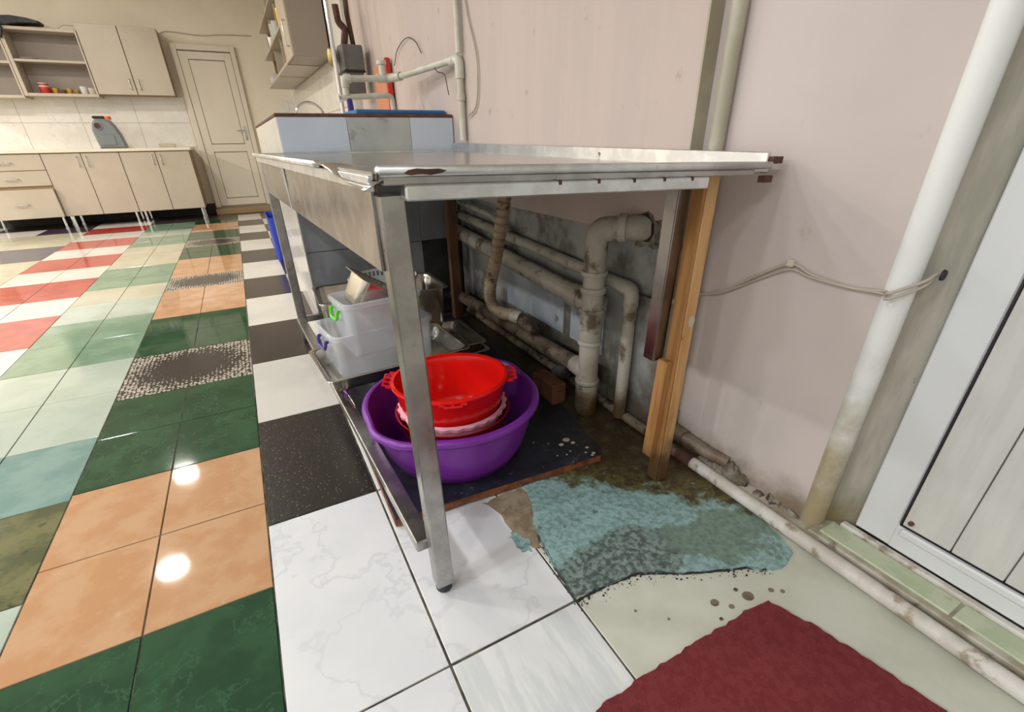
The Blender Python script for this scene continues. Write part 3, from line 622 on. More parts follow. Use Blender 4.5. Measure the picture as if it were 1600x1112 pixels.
def handle(ang, ks=(-1, 0, 1)):
    ca, sa = math.cos(ang), math.sin(ang); X = Vector((ca*1.03, sa*.96, 0)).normalized(); Y = Vector((-X.y, X.x, 0))
    r0 = 1/math.sqrt((X.x/(.172*1.03))**2+(X.y/(.172*.96))**2)
    c = Vector(R4)+Vector((0, 0, .188)); mb = MB(); P = []
    outl = [(-.052, -.004), (-.044, .014), (-.034, .026), (.034, .026), (.044, .014), (.052, -.004)]
    # plate with three real holes: strips between them
    def pl(v0, v1, u0, u1): mb.add([tuple(c+X*(r0+u)+Y*v+Vector((0, 0, dz+.004*(u/.03)))) for dz in (0, .005) for v, u in ((v0, u0), (v1, u0), (v1, u1), (v0, u1))], [(3, 2, 1, 0), (4, 5, 6, 7), (0, 1, 5, 4), (1, 2, 6, 5), (2, 3, 7, 6), (3, 0, 4, 7)])
    def ringplate(vc, hw, hr=.0096):
        n = 16; vs = []; 
        for dz in (0, .0035):
            for k in range(n):
                a = 2*PI*k/n; cu, cv = math.cos(a), math.sin(a); s_ = 1/max(abs(cu), abs(cv))
                for rr_, q in ((hr, 1), (None, 1)):
                    if rr_: u, v = .012+hr*cu, vc+hr*cv
                    else: u, v = .012+.0145*cu*s_, vc+hw*cv*s_
                    vs.append(tuple(c+X*(r0+u)+Y*v+Vector((0, 0, dz+.004*(u/.03)))))
        fs = []
        for k in range(n):
            j = (k+1) % n; a, b, a2, b2 = 2*k, 2*k+1, 2*j, 2*j+1; t = 2*n
            fs += [(a, b, b2, a2), (a+t, a2+t, b2+t, b+t), (a, a2, a2+t, a+t), (b, b+t, b2+t, b2)]
        mb.add(vs, fs)
    for k in ks: ringplate(k*.026, .013)
    e_ = max(ks)*.026+.013; pl(-e_-.013, -e_, -.006, .013); pl(e_, e_+.013, -.006, .013)
    return mb
for a in (math.radians(156), math.radians(-24)): obj('handle', handle(a), 'redp', cx_, 40)
obj('front_lug', handle(math.radians(-108), (-.5, .5)).xf(Matrix.Translation((.001, .004, -.003))), 'redp', cx_, 40)

# ================================================================== PANS AND BOXES
def pan_mesh(hx, hy, d, r=.035, rim=.016, th=.0015, z=0):
    """gastronorm pan, origin at the bottom centre"""
    ix, iy = hx-rim, hy-rim; tp = .008
    return MB().rr([(d-.003, ix+th, iy+th, r), (.02, ix-tp+th, iy-tp+th, r), (.004, ix-tp-.008, iy-tp-.008, r*.8), (0, ix-tp-.016, iy-tp-.016, r*.7),
                    (th, ix-tp-.016, iy-tp-.016, r*.7), (.006, ix-tp-.008, iy-tp-.008, r*.8), (.022, ix-tp, iy-tp, r), (d-.006, ix, iy, r), (d-.001, ix+.003, iy+.003, r), (d, ix+.006, iy+.006, r), (d, hx-.001, hy-.001, r*.6), (d-.002, hx, hy, r*.6), (d-.004, hx-.001, hy-.001, r*.6), (d-.003, ix+th, iy+th, r)], cap0=False, cap1=False).add(
                    [(a*(ix-tp-.012), b*(iy-tp-.012), th) for a, b in ((-1, -1), (1, -1), (1, 1), (-1, 1))], [(0, 1, 2, 3)])
def pan(label, loc, hx, hy, d, rz=0, rot=None, r=.035):
    o = obj('steel_pan', pan_mesh(hx, hy, d, r), 'pan', None, 40, world=False); o.location = loc; o.rotation_euler = rot or (0, 0, rz)
    return tag(o, label, 'pan', 'stainless steel catering pans under the table')
pan('deep steel pan at the very bottom of the pile, resting on the dark board', (.52, 1.83, .031), .265, .163, .10)
pan('shallow steel pan with a double rim seen to the right of the clear boxes', (.50, 1.82, .132), .265, .163, .045)
pan('wide steel pan carrying the large clear box and overhanging the stretcher', (.349, 1.645, .1785), .265, .163, .058, .07)
pan('deep steel pan standing behind the clear boxes', (.425, 2.015, .179), .265, .15, .195, -.03)
def clear_box(label, loc, hx, hy, h, rz, m, hm, hl):
    t = thing('storage_box', label, 'box', loc, None, rz)
    s = .93; th = .002
    mb = MB().rr([(h-.012, hx-.006, hy-.006, .03), (.01, hx*s, hy*s, .028), (0, hx*s-.006, hy*s-.006, .024), (th, hx*s-.006, hy*s-.006, .024), (.012, hx*s-th, hy*s-th, .026), (h-.012, hx-.006-th, hy-.006-th, .028), (h, hx-.006-th, hy-.006-th, .028)], cap0=False, cap1=True if 0 else False)
    q = [(a*(hx*s-.008), b*(hy*s-.008), z) for z in (0, th) for a, b in ((-1, -1), (1, -1), (1, 1), (-1, 1))]
    mb.add(q, [(3, 2, 1, 0), (4, 5, 6, 7)])
    obj('body', mb, m, t, 40, world=False)
    obj('rim', MB().rr([(h-.016, hx-.005, hy-.005, .03), (h-.016, hx, hy, .032), (h-.002, hx+.001, hy+.001, .032), (h, hx-.002, hy-.002, .031), (h, hx-.008, hy-.008, .027), (h-.016, hx-.008, hy-.008, .027), (h-.016, hx-.005, hy-.005, .03)], cap0=False, cap1=False), m, t, 40, world=False)
    for sx in (-1, 1):
        x = sx*(hx+.006); w2 = hy*.36
        hb = MB().tube(rounded_path([(sx*(hx-.002), -w2, h-.035), (x, -w2, h-.03), (x+sx*.006, -w2*.9, h-.062), (x+sx*.006, w2*.9, h-.062), (x, w2, h-.03), (sx*(hx-.002), w2, h-.035)], .014), .0055, 8)
        obj('handle', hb, hm, t, 40, label=hl, world=False)
    return t
clear_box('large clear plastic box with dark blue handles standing in the wide steel pan', (.320, 1.70, .181), .192, .118, .165, .15, 'clear', 'indigop', 'dark blue carrying handle')
clear_box('small clear plastic box with lime green handles nested in the larger clear box', (.330, 1.668, .262), .145, .096, .19, .15, 'clear', 'limep', 'lime green carrying handle')
pan('small steel pan tipped up inside the lime handled box', (.292, 1.685, .388), .10, .088, .11, rot=(math.radians(6), math.radians(33), .2), r=.028)
# round white basket with a slotted band
WB = (.445, 2.01, .190)
bsk = thing('slotted_basket', 'round white plastic basket with a slotted rim behind the clear boxes', 'basket', WB)
obj('body', bowl([(.08, 0), (.09, .006), (.115, .175), (.135, .19), (.138, .20)], .003, WB, 48), 'basketp', bsk, 50)
sl = MB()
for k in range(48):
    a = k*2*PI/48; sl.bar((WB[0]+.137*math.cos(a), WB[1]+.137*math.sin(a), WB[2]+.198), (WB[0]+.142*math.cos(a), WB[1]+.142*math.sin(a), WB[2]+.223), .007, .0025, .0005, (-math.sin(a), math.cos(a), 0))
obj('slotted_band', sl, 'basketp', bsk)
obj('rim', MB().lathe([(.139, .220), (.146, .220), (.147, .226), (.143, .230), (.139, .227), (.139, .220)], WB, 48, cap0=False, cap1=False), 'basketp', bsk, 60)
wk = thing('whisk', 'small utensil with purple grip lying on the stretcher below the wide pan', 'whisk', (.15, 1.53, .142))
obj('grip', MB().tube([(.155, 1.56, .150), (.158, 1.52, .150)], [.008, .006], 10), 'purplep', wk, 50)
obj('rod', MB().tube([(.158, 1.522, .150), (.165, 1.44, .145)], .003, 8), 'pan', wk, 50)

# ================================================================== PIPES UNDER THE TABLE
SX, SY = .958, 1.215
S = thing('drain_stack', 'grey vertical drain pipe with collars standing by the wall under the table', 'pipe', (SX, SY, 0))
obj('pipe', MB().tube([(SX+.002, SY, .004), (SX, SY, .66)], .036, 20), 'sewer', S, 40)
for z0, z1, r in ((.01, .125, .041), (.13, .147, .044), (.285, .30, .043), (.40, .415, .043), (.47, .49, .0435), (.53, .545, .044), (.30, .40, .040)):
    obj('collar', MB().tube([(SX, SY, z0), (SX, SY, z0+.003), (SX, SY, z1-.003), (SX, SY, z1)], [r-.002, r, r, r-.002], 20), 'sewer', S, 40)
obj('elbow', MB().tube(rounded_path([(SX, SY, .60), (SX, SY, .675), (FX+.02, 1.10, .685)], .07, 8), .038, 20), 'sewer', S, 50)
obj('collar', MB().tube([(SX+.045, SY-.052, .682), (SX+.06, SY-.07, .683)], .043, 20), 'sewer', S, 40)
obj('branch', MB().tube([(SX, SY, .17), (SX-.002, SY+.08, .175)], [.036, .034], 18), 'sewer', S, 40)
D1 = thing('drain_pipe', 'thick pale drain pipe running level along the wall behind the ribbed hose', 'pipe', (.98, 1.9, .4))
obj('pipe', MB().tube([(1.0, 2.58, .485), (.99, 1.30, .415)], .0365, 18), 'sewer', D1, 40)
obj('collar', MB().tube([(.991, 1.37, .419), (.99, 1.31, .416)], .043, 18), 'sewer', D1, 40)
obj('end_elbow', MB().tube(rounded_path([(.99, 1.32, .416), (.992, 1.262, .412), (1.03, 1.235, .40)], .03), .038, 18), 'sewer', D1, 50)
D2 = thing('water_pipe', 'thinner grey pipe high along the wall, turning down right of the stack', 'pipe', (1.03, 1.8, .5))
obj('pipe', MB().tube(rounded_path([(1.032, 2.58, .565), (1.030, 1.2, .50), (1.030, 1.105, .495), (1.030, 1.105, .02)], .045, 8), .0215, 16), 'sewer', D2, 50)
obj('elbow', MB().tube(rounded_path([(1.030, 1.155, .497), (1.030, 1.105, .495), (1.030, 1.105, .44)], .035, 8), .0245, 16), 'sewer', D2, 50)
D3 = thing('waste_pipe', 'dirty brown pipe low along the wall running into the stack', 'pipe', (.96, 1.6, .15))
obj('pipe', MB().tube([(.958, 2.5, .14), (.956, 1.29, .175)], .030, 16), 'sewerdirty', D3, 40)
D4 = thing('small_pipe', 'thin grey pipe bracket high in the dark corner behind the hose', 'pipe', (1.03, 2.5, .6))
obj('pipe', MB().tube(rounded_path([(1.0, 2.47, .80), (1.0, 2.47, .64), (1.0, 2.1, .62), (1.03, 1.95, .56)], .03), .0125, 10), 'sewer', D4, 40)
# ribbed waste hose
Hs = thing('drain_hose', 'ribbed beige waste hose hanging from the sink under the table', 'hose', (.85, 1.7, .3))
path = spline([(.865, 1.66, .865), (.86, 1.665, .72), (.85, 1.72, .52), (.848, 1.79, .36), (.852, 1.78, .285), (.872, 1.72, .262), (.895, 1.66, .268)], 36)
obj('hose', MB().tube(path, [(.0205 if i % 5 == 0 else .0265) for i in range(len(path))], 14), 'hose', Hs, 30)
obj('end_socket', MB().tube([(.89, 1.672, .268), (.912, 1.64, .258)], [.03, .03], 14), 'sewer', Hs, 40)
obj('tail', MB().tube(spline([(.912, 1.64, .258), (.945, 1.60, .22), (.957, 1.60, .19)], 5), .026, 12), 'sewerdirty', Hs, 40)
tag(obj('brick', MB().box((.845, 1.27, .0312), (.905, 1.42, .115), .005).xf(Matrix.Translation((0, 0, 0))), 'brick'), 'old brown brick on the board edge left of the drain stack', 'brick')
tag(obj('rubble_lump', MB().lathe([(.02, 0), (.034, .01), (.036, .03), (.022, .05), (.004, .054)], (.99, 1.44, .20-.155), 9, wob=lambda a, r, z: .006*math.sin(3*a+z*90)), 'plaster', smooth=60), 'lump of grey plaster rubble behind the dirty pipe', 'rubble')
# cable on the wall
cb = thing('wall_cable', 'pair of thin cables stapled across the pink wall from table to door', 'cable', (1.09, .65, .6))
pts = [(1.045, .95, .50), (1.085, .90, .525), (1.092, .82, .555), (1.094, .72, .625), (1.094, .652, .662), (1.094, .60, .648), (1.094, .52, .64), (1.092, .45, .648), (1.072, .432, .652), (1.11, .400, .676), (1.135, .392, .69)]
obj('cable', MB().tube(spline(pts, 6), .0032, 8), 'cable', cb, 60)
obj('cable', MB().tube(spline([(p[0]-.001, p[1], p[2]-.007+.006*math.sin(i*1.3)) for i, p in enumerate(pts)], 6), .0028, 8), 'cable', cb, 60)
obj('clip', MB().box((1.086, .645, .655), (1.101, .662, .672), .003), 'drip', cb)
bc = spline([(1.05, .95, .50), (1.048, 1.05, .485), (1.04, 1.12, .49), (1.035, 1.25, .50)], 6)
obj('black_cable', MB().tube(bc, .0035, 8), 'blackcable', cb, 60)
obj('wall_hole', MB().lathe([(.011, 0), (.010, .004)], (0, 0, 0), 12).xf(Matrix.Translation((1.134, .384, .69)) @ Matrix.Rotation(PI/2, 4, 'X')), 'seal', cb)

# ================================================================== TILED COUNTER BEHIND THE TABLE
K = thing('tiled_counter', 'tiled masonry counter with a brown top edge behind the steel table', 'counter', (.63, 3.9, 0))
obj('core', B((.214, 2.612, 0), (1.05, 4.58, .985)), 'brownedge', K)
for x0, x1, m in ((.206, .5095, 'bluetile'), (.5115, .818, 'greytile'), (.820, 1.05, 'bluetile')):
    obj('tile', B((x0, 2.60, .735), (x1, 2.615, 1.035), .0015), m, K)
    for r_ in range(2): obj('tile', B((x0, 2.60, .135+r_*.30), (x1, 2.615, .432+r_*.30), .0015), 'blacktile' if r_ == 0 and x0 > .6 else 'lowtile', K)
    obj('tile', B((x0, 2.60, .002), (x1, 2.615, .132), .0015), 'blacktile' if x0 > .5 else 'lowtile', K)
for i in range(6):
    for z0, z1 in ((.002, .132), (.135, .432), (.435, .732), (.735, 1.035)):
        y = 2.602+i*.329; obj('tile', B((.202, y, z0), (.216, y+.326, z1), .0015), 'splash', K)
obj('top_edge', B((.200, 2.598, 1.035), (1.05, 2.66, 1.050), .003), 'brownedge', K)
obj('top_edge', B((.200, 2.66, 1.035), (.25, 4.58, 1.050), .003), 'brownedge', K)
obj('sink_floor', B((.22, 2.62, .98), (1.05, 4.575, .995)), 'splash', K)
tag(obj('blue_board', MB().box((-.235, -.15, 0), (.235, .15, .022), .006).xf(Matrix.Translation((.81, 2.83, 1.0505)) @ Matrix.Rotation(.02, 4, 'Z')), 'blueb'), 'blue cutting board lying on the tiled counter', 'cutting board')
rb = thing('cutting_board', 'red edged cutting board leaning on the wall behind the pipes', 'cutting board', (1.02, 3.8, .996))
obj('board', MB().box((1.018, 3.62, .997), (1.036, 3.95, 1.40), .004), 'orangeb', rb)
obj('red_edge', MB().box((1.008, 3.60, .997), (1.045, 3.625, 1.415), .006), 'redb', rb)

# water pipes above the counter
W = thing('water_pipe', 'white plastic water pipe with valve and elbows above the tiled counter', 'pipe', (1.03, 2.45, .93))
r_ = .0165
obj('riser', MB().tube([(1.034, 2.43, .93), (1.034, 2.43, 1.25)], r_, 12), 'ppr', W, 40)
obj('riser', MB().tube([(1.034, 2.43, 1.29), (1.034, 2.43, CEIL-.01)], r_*.85, 12), 'ppr', W, 40)
obj('elbow', MB().tube(rounded_path([(1.034, 2.43, 1.19), (1.034, 2.43, 1.27), (1.02, 2.50, 1.265)], .03), r_*1.35, 12), 'ppr', W, 50)
obj('collar', MB().tube([(1.034, 2.43, 1.10), (1.034, 2.43, 1.13)], r_*1.3, 12), 'ppr', W, 40)
obj('diagonal', MB().tube([(1.02, 2.46, 1.268), (.93, 3.10, 1.255)], r_, 12), 'ppr', W, 40)
obj('tee', MB().tube([(.935, 3.05, 1.256), (.90, 3.16, 1.255), (.83, 3.17, 1.252)], r_*1.35, 12), 'ppr', W, 40)
vv = MB().tube([(.865, 3.165, 1.25), (.865, 3.165, 1.32)], r_*1.1, 12); vv.tube([(.865, 3.165, 1.32), (.865, 3.165, 1.338)], r_*1.7, 12); obj('valve', vv, 'ppr', W, 40)
obj('outlet', MB().tube(rounded_path([(.85, 3.17, 1.253), (.645, 3.17, 1.245), (.645, 3.17, 1.165)], .03), r_, 12), 'ppr', W, 50)
obj('elbow', MB().tube(rounded_path([(.68, 3.17, 1.246), (.645, 3.17, 1.245), (.645, 3.17, 1.205)], .026), r_*1.35, 12), 'ppr', W, 50)
obj('lower_run', MB().tube(rounded_path([(.62, 3.17, 1.155), (.88, 3.17, 1.17), (.905, 3.17, 1.16), (.91, 3.17, 1.0)], .02), r_*.9, 12), 'ppr', W, 50)
obj('tap', MB().tube([(.60, 3.17, 1.15), (.67, 3.17, 1.152)], .012, 10).tube([(.60, 3.17, 1.17), (.60, 3.17, 1.13)], .006, 8), 'chrome', W, 40)
obj('sleeve', MB().tube([(.655, 3.17, 1.15), (.67, 3.18, 1.0)], .016, 10), 'indigop', W, 40, label='dark blue sleeve on the down pipe')
cw = thing('hanging_cable', 'thin pale cable hanging down the wall beside the upright water pipe', 'cable', (1.05, 2.35, 1.2))
obj('cable', MB().tube(spline([(1.05, 2.395, 1.9), (1.048, 2.385, 1.6), (1.047, 2.34, 1.42), (1.046, 2.26, 1.25), (1.046, 2.28, 1.08), (1.04, 2.38, 1.03)], 8), .004, 6), 'conduit', cw, 50)
wi = thing('binding_wire', 'loose dark wire twisted round the sloping water pipe', 'wire', (1.0, 2.6, 1.25))
obj('wire', MB().tube(spline([(1.01, 2.66, 1.285), (.985, 2.64, 1.26), (.995, 2.62, 1.235), (1.015, 2.58, 1.22), (1.01, 2.54, 1.16), (1.008, 2.52, 1.13)], 5), .0022, 6), 'blackcable', wi, 50)
wi2 = thing('binding_wire', 'thin wire curling over the red edged board from a wall nail', 'wire', (1.04, 3.3, 1.4))
obj('wire', MB().tube(spline([(1.04, 3.5, 1.36), (1.04, 3.4, 1.43), (1.04, 3.2, 1.46), (1.04, 3.05, 1.42), (1.045, 2.98, 1.36)], 6), .0025, 6), 'blackcable', wi2, 50)
# grey switch box with iron pipes
G = thing('pump_box', 'grey painted metal box on the wall under rusty upright pipes', 'box', (.98, 4.2, 1.3))
gb_ = MB().prism([(.86, 4.12), (.84, 4.22), (.86, 4.36), (.96, 4.36), (1.0, 4.30), (1.0, 4.12)], 1.39, 1.55, ch=.01); obj('upper_case', gb_, 'greybox', G)
gb_ = MB().prism([(.865, 4.13), (.85, 4.22), (.865, 4.35), (.955, 4.35), (.99, 4.29), (.99, 4.13)], 1.25, 1.39, ch=.008); obj('lower_case', gb_, 'greybox', G)
obj('seam', B((.85, 4.115, 1.383), (1.003, 4.35, 1.394), .003), 'blackp', G)
obj('brass_valve', MB().lathe([(.01, -.06), (.03, -.045), (.036, -.02), (.036, .02), (.03, .045), (.015, .055)], (.80, 4.22, 1.48), 14), 'brass', G, 40)
obj('iron_pipe', MB().tube([(.97, 4.25, 1.55), (.965, 4.3, 1.75), (.98, 4.3, CEIL-.01)], .018, 10), 'rust', G, 40)
obj('iron_pipe', MB().tube(rounded_path([(.90, 4.25, 1.55), (.93, 4.27, 1.66), (.89, 4.28, 1.70), (.885, 4.28, 1.80)], .02), .024, 10), 'rust', G, 40)
obj('chrome_tube', MB().tube([(.79, 4.10, 1.0), (.79, 4.10, 1.9)], .016, 12), 'chrome', G, 40)
obj('drop_pipe', MB().tube([(.87, 4.2, 1.0), (.87, 4.2, 1.26)], .022, 12), 'rust', G, 40)
# gooseneck tap
F = thing('gooseneck_tap', 'chrome gooseneck tap standing behind the tiled counter edge', 'tap', (.70, 4.4, .996))
obj('spout', MB().tube([(.70, 4.4, 1.0)]+[(.6-.1*math.cos(PI-a)*-1 if 0 else .595+.105*math.cos(a), 4.4, 1.10+.105*math.sin(a)) for a in [PI*k/14 for k in range(15)]]+[(.49, 4.4, 1.07)], .0105, 12), 'chrome', F, 60)
obj('base', MB().lathe([(.026, 0), (.024, .02), (.014, .03)], (.70, 4.4, .996), 14), 'chrome', F, 40)
tag(obj('plastic_crate', MB().rr([(0, .024, .22, .02), (.36, .03, .25, .024), (.37, .035, .256, .026), (.37, .028, .248, .022), (.02, .02, .21, .016)]).xf(Matrix.Translation((.160, 4.85, .0005))), 'bluep', smooth=40), 'bright blue plastic tub standing beyond the far table leg', 'tub')

# ================================================================== KITCHEN UNITS ON THE BACK WALL
def knob(mb, x, y, z, horiz=False, L=.055):
    if horiz: mb.tube(rounded_path([(x-L, y, z), (x-L, y-.028, z), (x+L, y-.028, z), (x+L, y, z)], .015), .0065, 8)
    else: mb.tube(rounded_path([(x, y, z-L), (x, y-.028, z-L), (x, y-.028, z+L), (x, y, z+L)], .015), .0065, 8)
    return mb
def unit_leg(root, x, y, h=.145):
    l = MB().tube([(x, y, .0), (x, y, .012), (x, y, .0121), (x, y, h)], [.024, .024, .016, .016], 10); obj('leg', l, 'chrome', root, 30)
YF = 8.15
def base_unit(x0, x1, label, kind, drop=0):
    t = thing('base_cabinet', label, 'cabinet', ((x0+x1)/2, 8.45, 0), 'cream base cabinets along the back wall')
    zb, zt = .145, .865
    obj('carcass', B((x0+.002, YF+.02, zb), (x1-.002, YB-.03, zt), .002), 'laminside', t)
    if kind == 'doors':
        xm = (x0+x1)/2
        for a, b, s in ((x0, xm, 1), (xm, x1, -1)):
            d = obj('door', B((a+.004, YF, zb+.004), (b-.004, YF+.018, zt-.006), .002), 'laminate', t)
            obj('handle', knob(MB(), (b-.045) if s == 1 else (a+.045), YF, .765), 'chrome', d, 50)
    else:
        for z0, z1, yo in ((.685, .858, 0), (.512, .678, 0), (.15, .475, -.05)):
            d = obj('drawer', B((x0+.004, YF+yo, z0), (x1-.004, YF+.018, z1), .002), 'laminate', t)
            obj('handle', knob(MB(), (x0+x1)/2+.05, YF+yo, (z0+z1)/2, True, .06), 'chrome', d, 50)
    for x in (x0+.05, x1-.05):
        for y in (YF+.06, YB-.2): unit_leg(t, x, y)
base_unit(-1.28, -.515, 'cream base cabinet with two doors right beside the back door', 'doors')
base_unit(-2.05, -1.28, 'cream two door base cabinet below the grey canister, next to the drawers', 'doors')
base_unit(-2.85, -2.05, 'cream base cabinet with three drawers, the lowest pulled out', 'drawers')
wt = thing('worktop', 'long cream worktop across the base cabinets', 'worktop', (-1.7, 8.43, .866))
obj('slab', B((-3.3, YF-.02, .867), (-.49, YB-.013, .902), .004), 'worktop', wt)
YW = 8.45
def wall_unit_open(x0, x1, z0, z1, label):
    t = thing('wall_cabinet', label, 'cabinet', ((x0+x1)/2, 8.6, z0), 'cream wall cabinets above the worktop')
    for nm, a in (('side', B((x0, YW, z0), (x0+.035, YB-.013, z1), .002)), ('side', B((x1-.018, YW, z0), (x1, YB-.013, z1), .002)), ('top', B((x0+.036, YW+.001, z1-.031), (x1-.019, YB-.014, z1-.001), .002)), ('bottom', B((x0+.036, YW+.001, z0+.001), (x1-.019, YB-.014, z0+.031), .002)), ('shelf', B((x0+.02, YW+.005, z0+.345), (x1-.018, YB-.02, z0+.37), .002)), ('back', B((x0+.037, YB-.03, z0+.032), (x1-.02, YB-.0145, z1-.032)))):
        obj(nm, a, 'lamgrey' if nm == 'back' else 'laminate', t)
    return t
wall_unit_open(-2.02, -1.31, 1.475, 2.155, 'open shelf wall unit holding cups and a red tin')
wall_unit_open(-2.75, -2.025, 1.45, 2.115, 'open shelf wall unit at the left edge of the picture')
wc = thing('wall_cabinet', 'closed cream wall cabinet with two doors left of the back door', 'cabinet', (-.9, 8.6, 1.51), 'cream wall cabinets above the worktop')
obj('carcass', B((-1.305, YW+.02, 1.505), (-.495, YB-.013, 2.225), .002), 'laminside', wc)
for a, b, hx in ((-1.305, -.90, -.945), (-.896, -.495, -.85)):
    d = obj('door', B((a+.003, YW, 1.507), (b-.003, YW+.018, 2.223), .002), 'laminate', wc); obj('handle', knob(MB(), hx, YW, 1.62), 'chrome', d, 50)
# things on the worktop and shelves
J = thing('canister', 'grey plastic canister with an orange cap on the cream worktop', 'canister', (-1.38, 8.3, .902))
jp = [(-1.455, .9035), (-1.18, .9035), (-1.185, .96), (-1.20, 1.06), (-1.235, 1.16), (-1.27, 1.215), (-1.33, 1.235), (-1.41, 1.235), (-1.45, 1.19), (-1.475, 1.10), (-1.468, 1.02)]
obj('body', MB().prism(jp, 8.22, 8.38, 'y', .02), 'canister', J, 30)
obj('ring', MB().lathe([(.048, 0), (.048, .012), (.034, .014), (.032, .002)], (0, 0, 0), 18).xf(Matrix.Translation((-1.40, 8.224, 1.155)) @ Matrix.Rotation(PI/2, 4, 'X')), 'canister', J, 40)
obj('opening', MB().lathe([(.034, 0), (.033, .008)], (0, 0, 0), 16).xf(Matrix.Translation((-1.40, 8.221, 1.155)) @ Matrix.Rotation(PI/2, 4, 'X')), 'rust', J)
obj('panel', MB().box((-1.42, 8.212, .94), (-1.27, 8.222, 1.06), .004), 'canister', J)
obj('lid', MB().box((-1.43, 8.23, 1.232), (-1.31, 8.36, 1.262), .01), 'blackp', J)
obj('cap', MB().lathe([(.04, 0), (.04, .03), (.034, .038)], (-1.285, 8.28, 1.222), 14), 'orangecap', J, 40)
tag(obj('paper_box', B((-.86, 8.5, .9025), (-.68, 8.6, .95), .004), 'mdf'), 'small flat carton at the right end of the worktop', 'carton')
tn = thing('tin', 'red and white tin on the lower open shelf', 'tin', (-1.84, 8.58, 1.505))
obj('body', MB().lathe([(.048, 0), (.05, .004), (.05, .10), (.048, .104)], (-1.84, 8.58, 1.5055), 18), 'redb', tn, 40)
obj('band', MB().lathe([(.0512, .07), (.0512, .085)], (-1.84, 8.58, 1.5055), 18, cap0=False, cap1=False), 'drip', tn)
obj('lid', MB().lathe([(.051, .104), (.051, .112), (.03, .118)], (-1.84, 8.58, 1.5055), 18), 'drip', tn, 40)
def cup(x, y, z, h, r, m, label, cat='cup', group='cups on the lower open shelf'):
    o = obj('cup', MB().lathe([(r*.7, 0), (r*.85, h*.15), (r, h), (r*.92, h), (r*.75, h*.2), (r*.5, h*.1)], (x, y, z), 14), m, smooth=40); return tag(o, label, cat, group)
for i, (x, h, r, m, lb) in enumerate(((-1.735, .06, .035, 'gold', 'small gold cup next to the red tin'), (-1.665, .045, .03, 'brownedge', 'small dark brown cup between two gold cups'), (-1.60, .06, .032, 'gold', 'gold cup in the middle of the lower open shelf'),
                                      (-1.53, .05, .03, 'brass', 'dull brass cup left of the pale bowls'), (-1.455, .085, .04, 'basketp', 'tall pale cup second from the right on the shelf'), (-1.375, .07, .045, 'mdf', 'cream bowl at the right end of the lower shelf'))):
    cup(x, 8.56, 1.5055, h, r, m, lb)
tag(obj('plate', MB().lathe([(.05, 0), (.09, .015), (.095, .02), (.085, .018), (.04, .006)], (-1.88, 8.58, 1.846), 20), 'drip', smooth=40), 'small pale dish on the upper open shelf', 'dish')
bgp = [(-2.14, 2.157), (-2.1, 2.20), (-1.98, 2.245), (-1.86, 2.255), (-1.72, 2.24), (-1.62, 2.215), (-1.63, 2.195), (-1.78, 2.19), (-1.9, 2.17), (-1.93, 2.157)]
bg = thing('bag', 'dark grey bag slumped on top of the open wall unit', 'bag', (-1.9, 8.55, 2.157))
obj('body', MB().prism(bgp, 8.44, 8.68, 'y', .015), 'darkfabric', bg, 40)
obj('flap', MB().prism([(-2.12, 2.2), (-1.97, 2.2), (-1.96, 2.12), (-2.0, 2.03), (-2.07, 2.05), (-2.13, 2.1)], 8.41, 8.445, 'y', .008), 'darkfabric', bg, 40)
wire = thing('loop_wire', 'thin wire looping up from the top of the open unit', 'wire', (-1.4, 8.6, 2.16))
obj('wire', MB().tube(spline([(-1.52, 8.6, 2.157), (-1.44, 8.6, 2.21), (-1.36, 8.6, 2.215), (-1.27, 8.6, 2.228)], 6), .004, 6), 'cable', wire, 50)
dc = thing('door_cable', 'slack grey cable strung along the wall above the back door', 'cable', (0, 8.74, 2.25))
obj('cable', MB().tube(spline([(-.49, 8.74, 2.215), (-.40, 8.74, 2.245), (-.2, 8.74, 2.235), (0, 8.74, 2.225), (.25, 8.74, 2.25), (.6, 8.74, 2.26)], 8), .006, 6), 'cable', dc, 50)
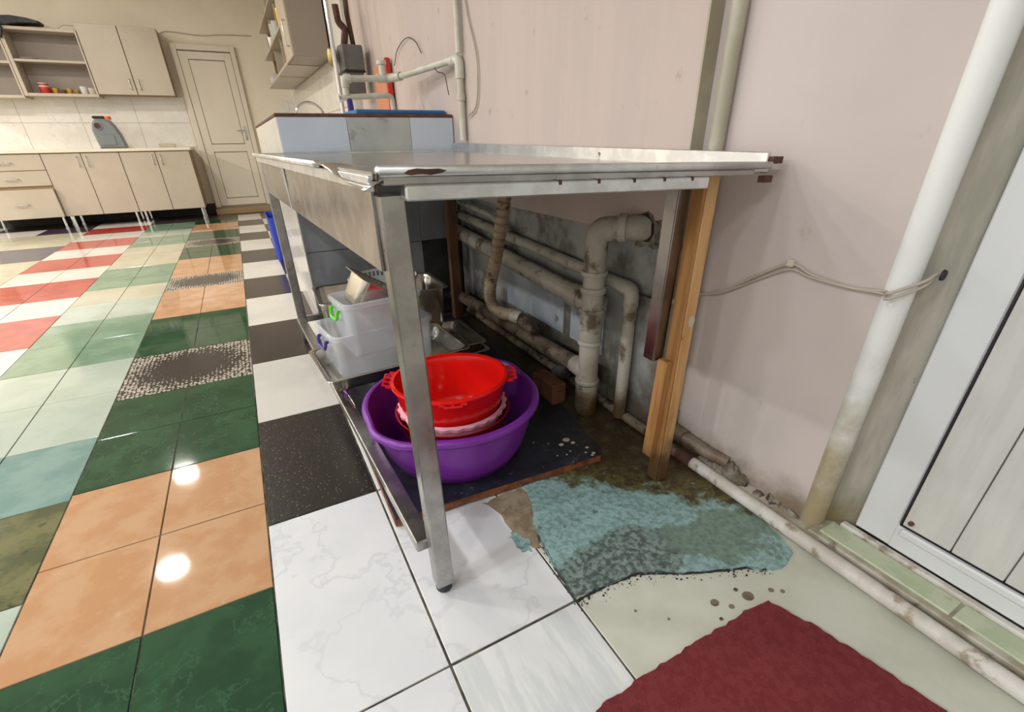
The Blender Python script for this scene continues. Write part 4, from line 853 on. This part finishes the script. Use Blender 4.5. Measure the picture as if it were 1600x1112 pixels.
# wall cabinet on the right-hand wall
A0, A1, AX0, AX1, AZ0, AZ1 = 5.20, 8.3, .655, .968, 1.60, 2.45
rc_ = thing('wall_cabinet', 'tall beige wall cabinet with an open corner shelf on the right wall', 'cabinet', (.81, 6.5, AZ0), 'cabinets on the right kitchen wall')
obj('carcass', B((AX0+.02, A0, AZ0), (AX1, 5.75, AZ1), .003), 'lamgrey', rc_)
for a, b in ((5.21, 5.74),):
    d = obj('door', B((AX0, a, AZ0+.004), (AX0+.018, b, AZ1), .002), 'laminate', rc_)
    obj('handle', MB().tube(rounded_path([(AX0, a+.06, 1.68), (AX0-.03, a+.06, 1.68), (AX0-.03, a+.06, 1.86), (AX0, a+.06, 1.86)], .015), .007, 8), 'chrome', d, 50)
obj('bottom', B((AX0, 5.751, AZ0), (AX1, A1, AZ0+.025), .003), 'laminate', rc_)
obj('back', B((AX1-.02, 5.751, AZ0+.026), (AX1-.001, A1-.021, AZ1), .002), 'laminside', rc_)
obj('side', B((AX0+.12, A1-.02, AZ0+.026), (AX1-.002, A1-.001, AZ1), .002), 'laminside', rc_)
for y in (6.5, 7.3): obj('divider', B((AX0+.06, y, AZ0+.026), (AX1-.02, y+.018, AZ1), .002), 'laminate', rc_)
for z in (1.92, 2.22): obj('shelf', B((AX0+.02, 5.752, z), (AX1-.021, A1-.021, z+.02), .002), 'laminate', rc_)
for a in (5.75, 6.75): obj('seam', B((AX0+.01, a, AZ0-.003), (AX1-.01, a+.02, AZ0+.001)), 'laminside', rc_)
for i, (y, z, h, m, lb) in enumerate(((5.95, 1.94, .15, 'gold', 'gold cup on the corner shelf nearest the cabinet door'), (6.2, 1.94, .17, 'gold', 'taller gold cup behind the nearest one on the corner shelf'), (6.75, 1.94, .16, 'glass', 'clear glass mid corner shelf'),
                                      (7.05, 1.94, .18, 'glass', 'tall clear glass on the corner shelf beyond the gold cups'), (7.6, 1.94, .14, 'pan', 'steel cup farthest along the corner shelf'))):
    cup(AX0+.09, y, z+.0005, h, .06, m, lb, 'cup', 'cups on the corner shelf')
rag = MB().lathe([(.05, 0), (.09, .02), (.085, .07), (.05, .10), (.02, .13), (.004, .135)], (AX0+.10, 8.05, AZ0+.0255), 12, wob=lambda a, r, z: .02*math.sin(3*a+z*40)*r/.09)
tag(obj('cloth', rag, 'basketp', smooth=60), 'crumpled white cloth on the lowest corner shelf', 'cloth')
for o in bpy.data.objects:
    if '_loc' in o: del o['_loc']
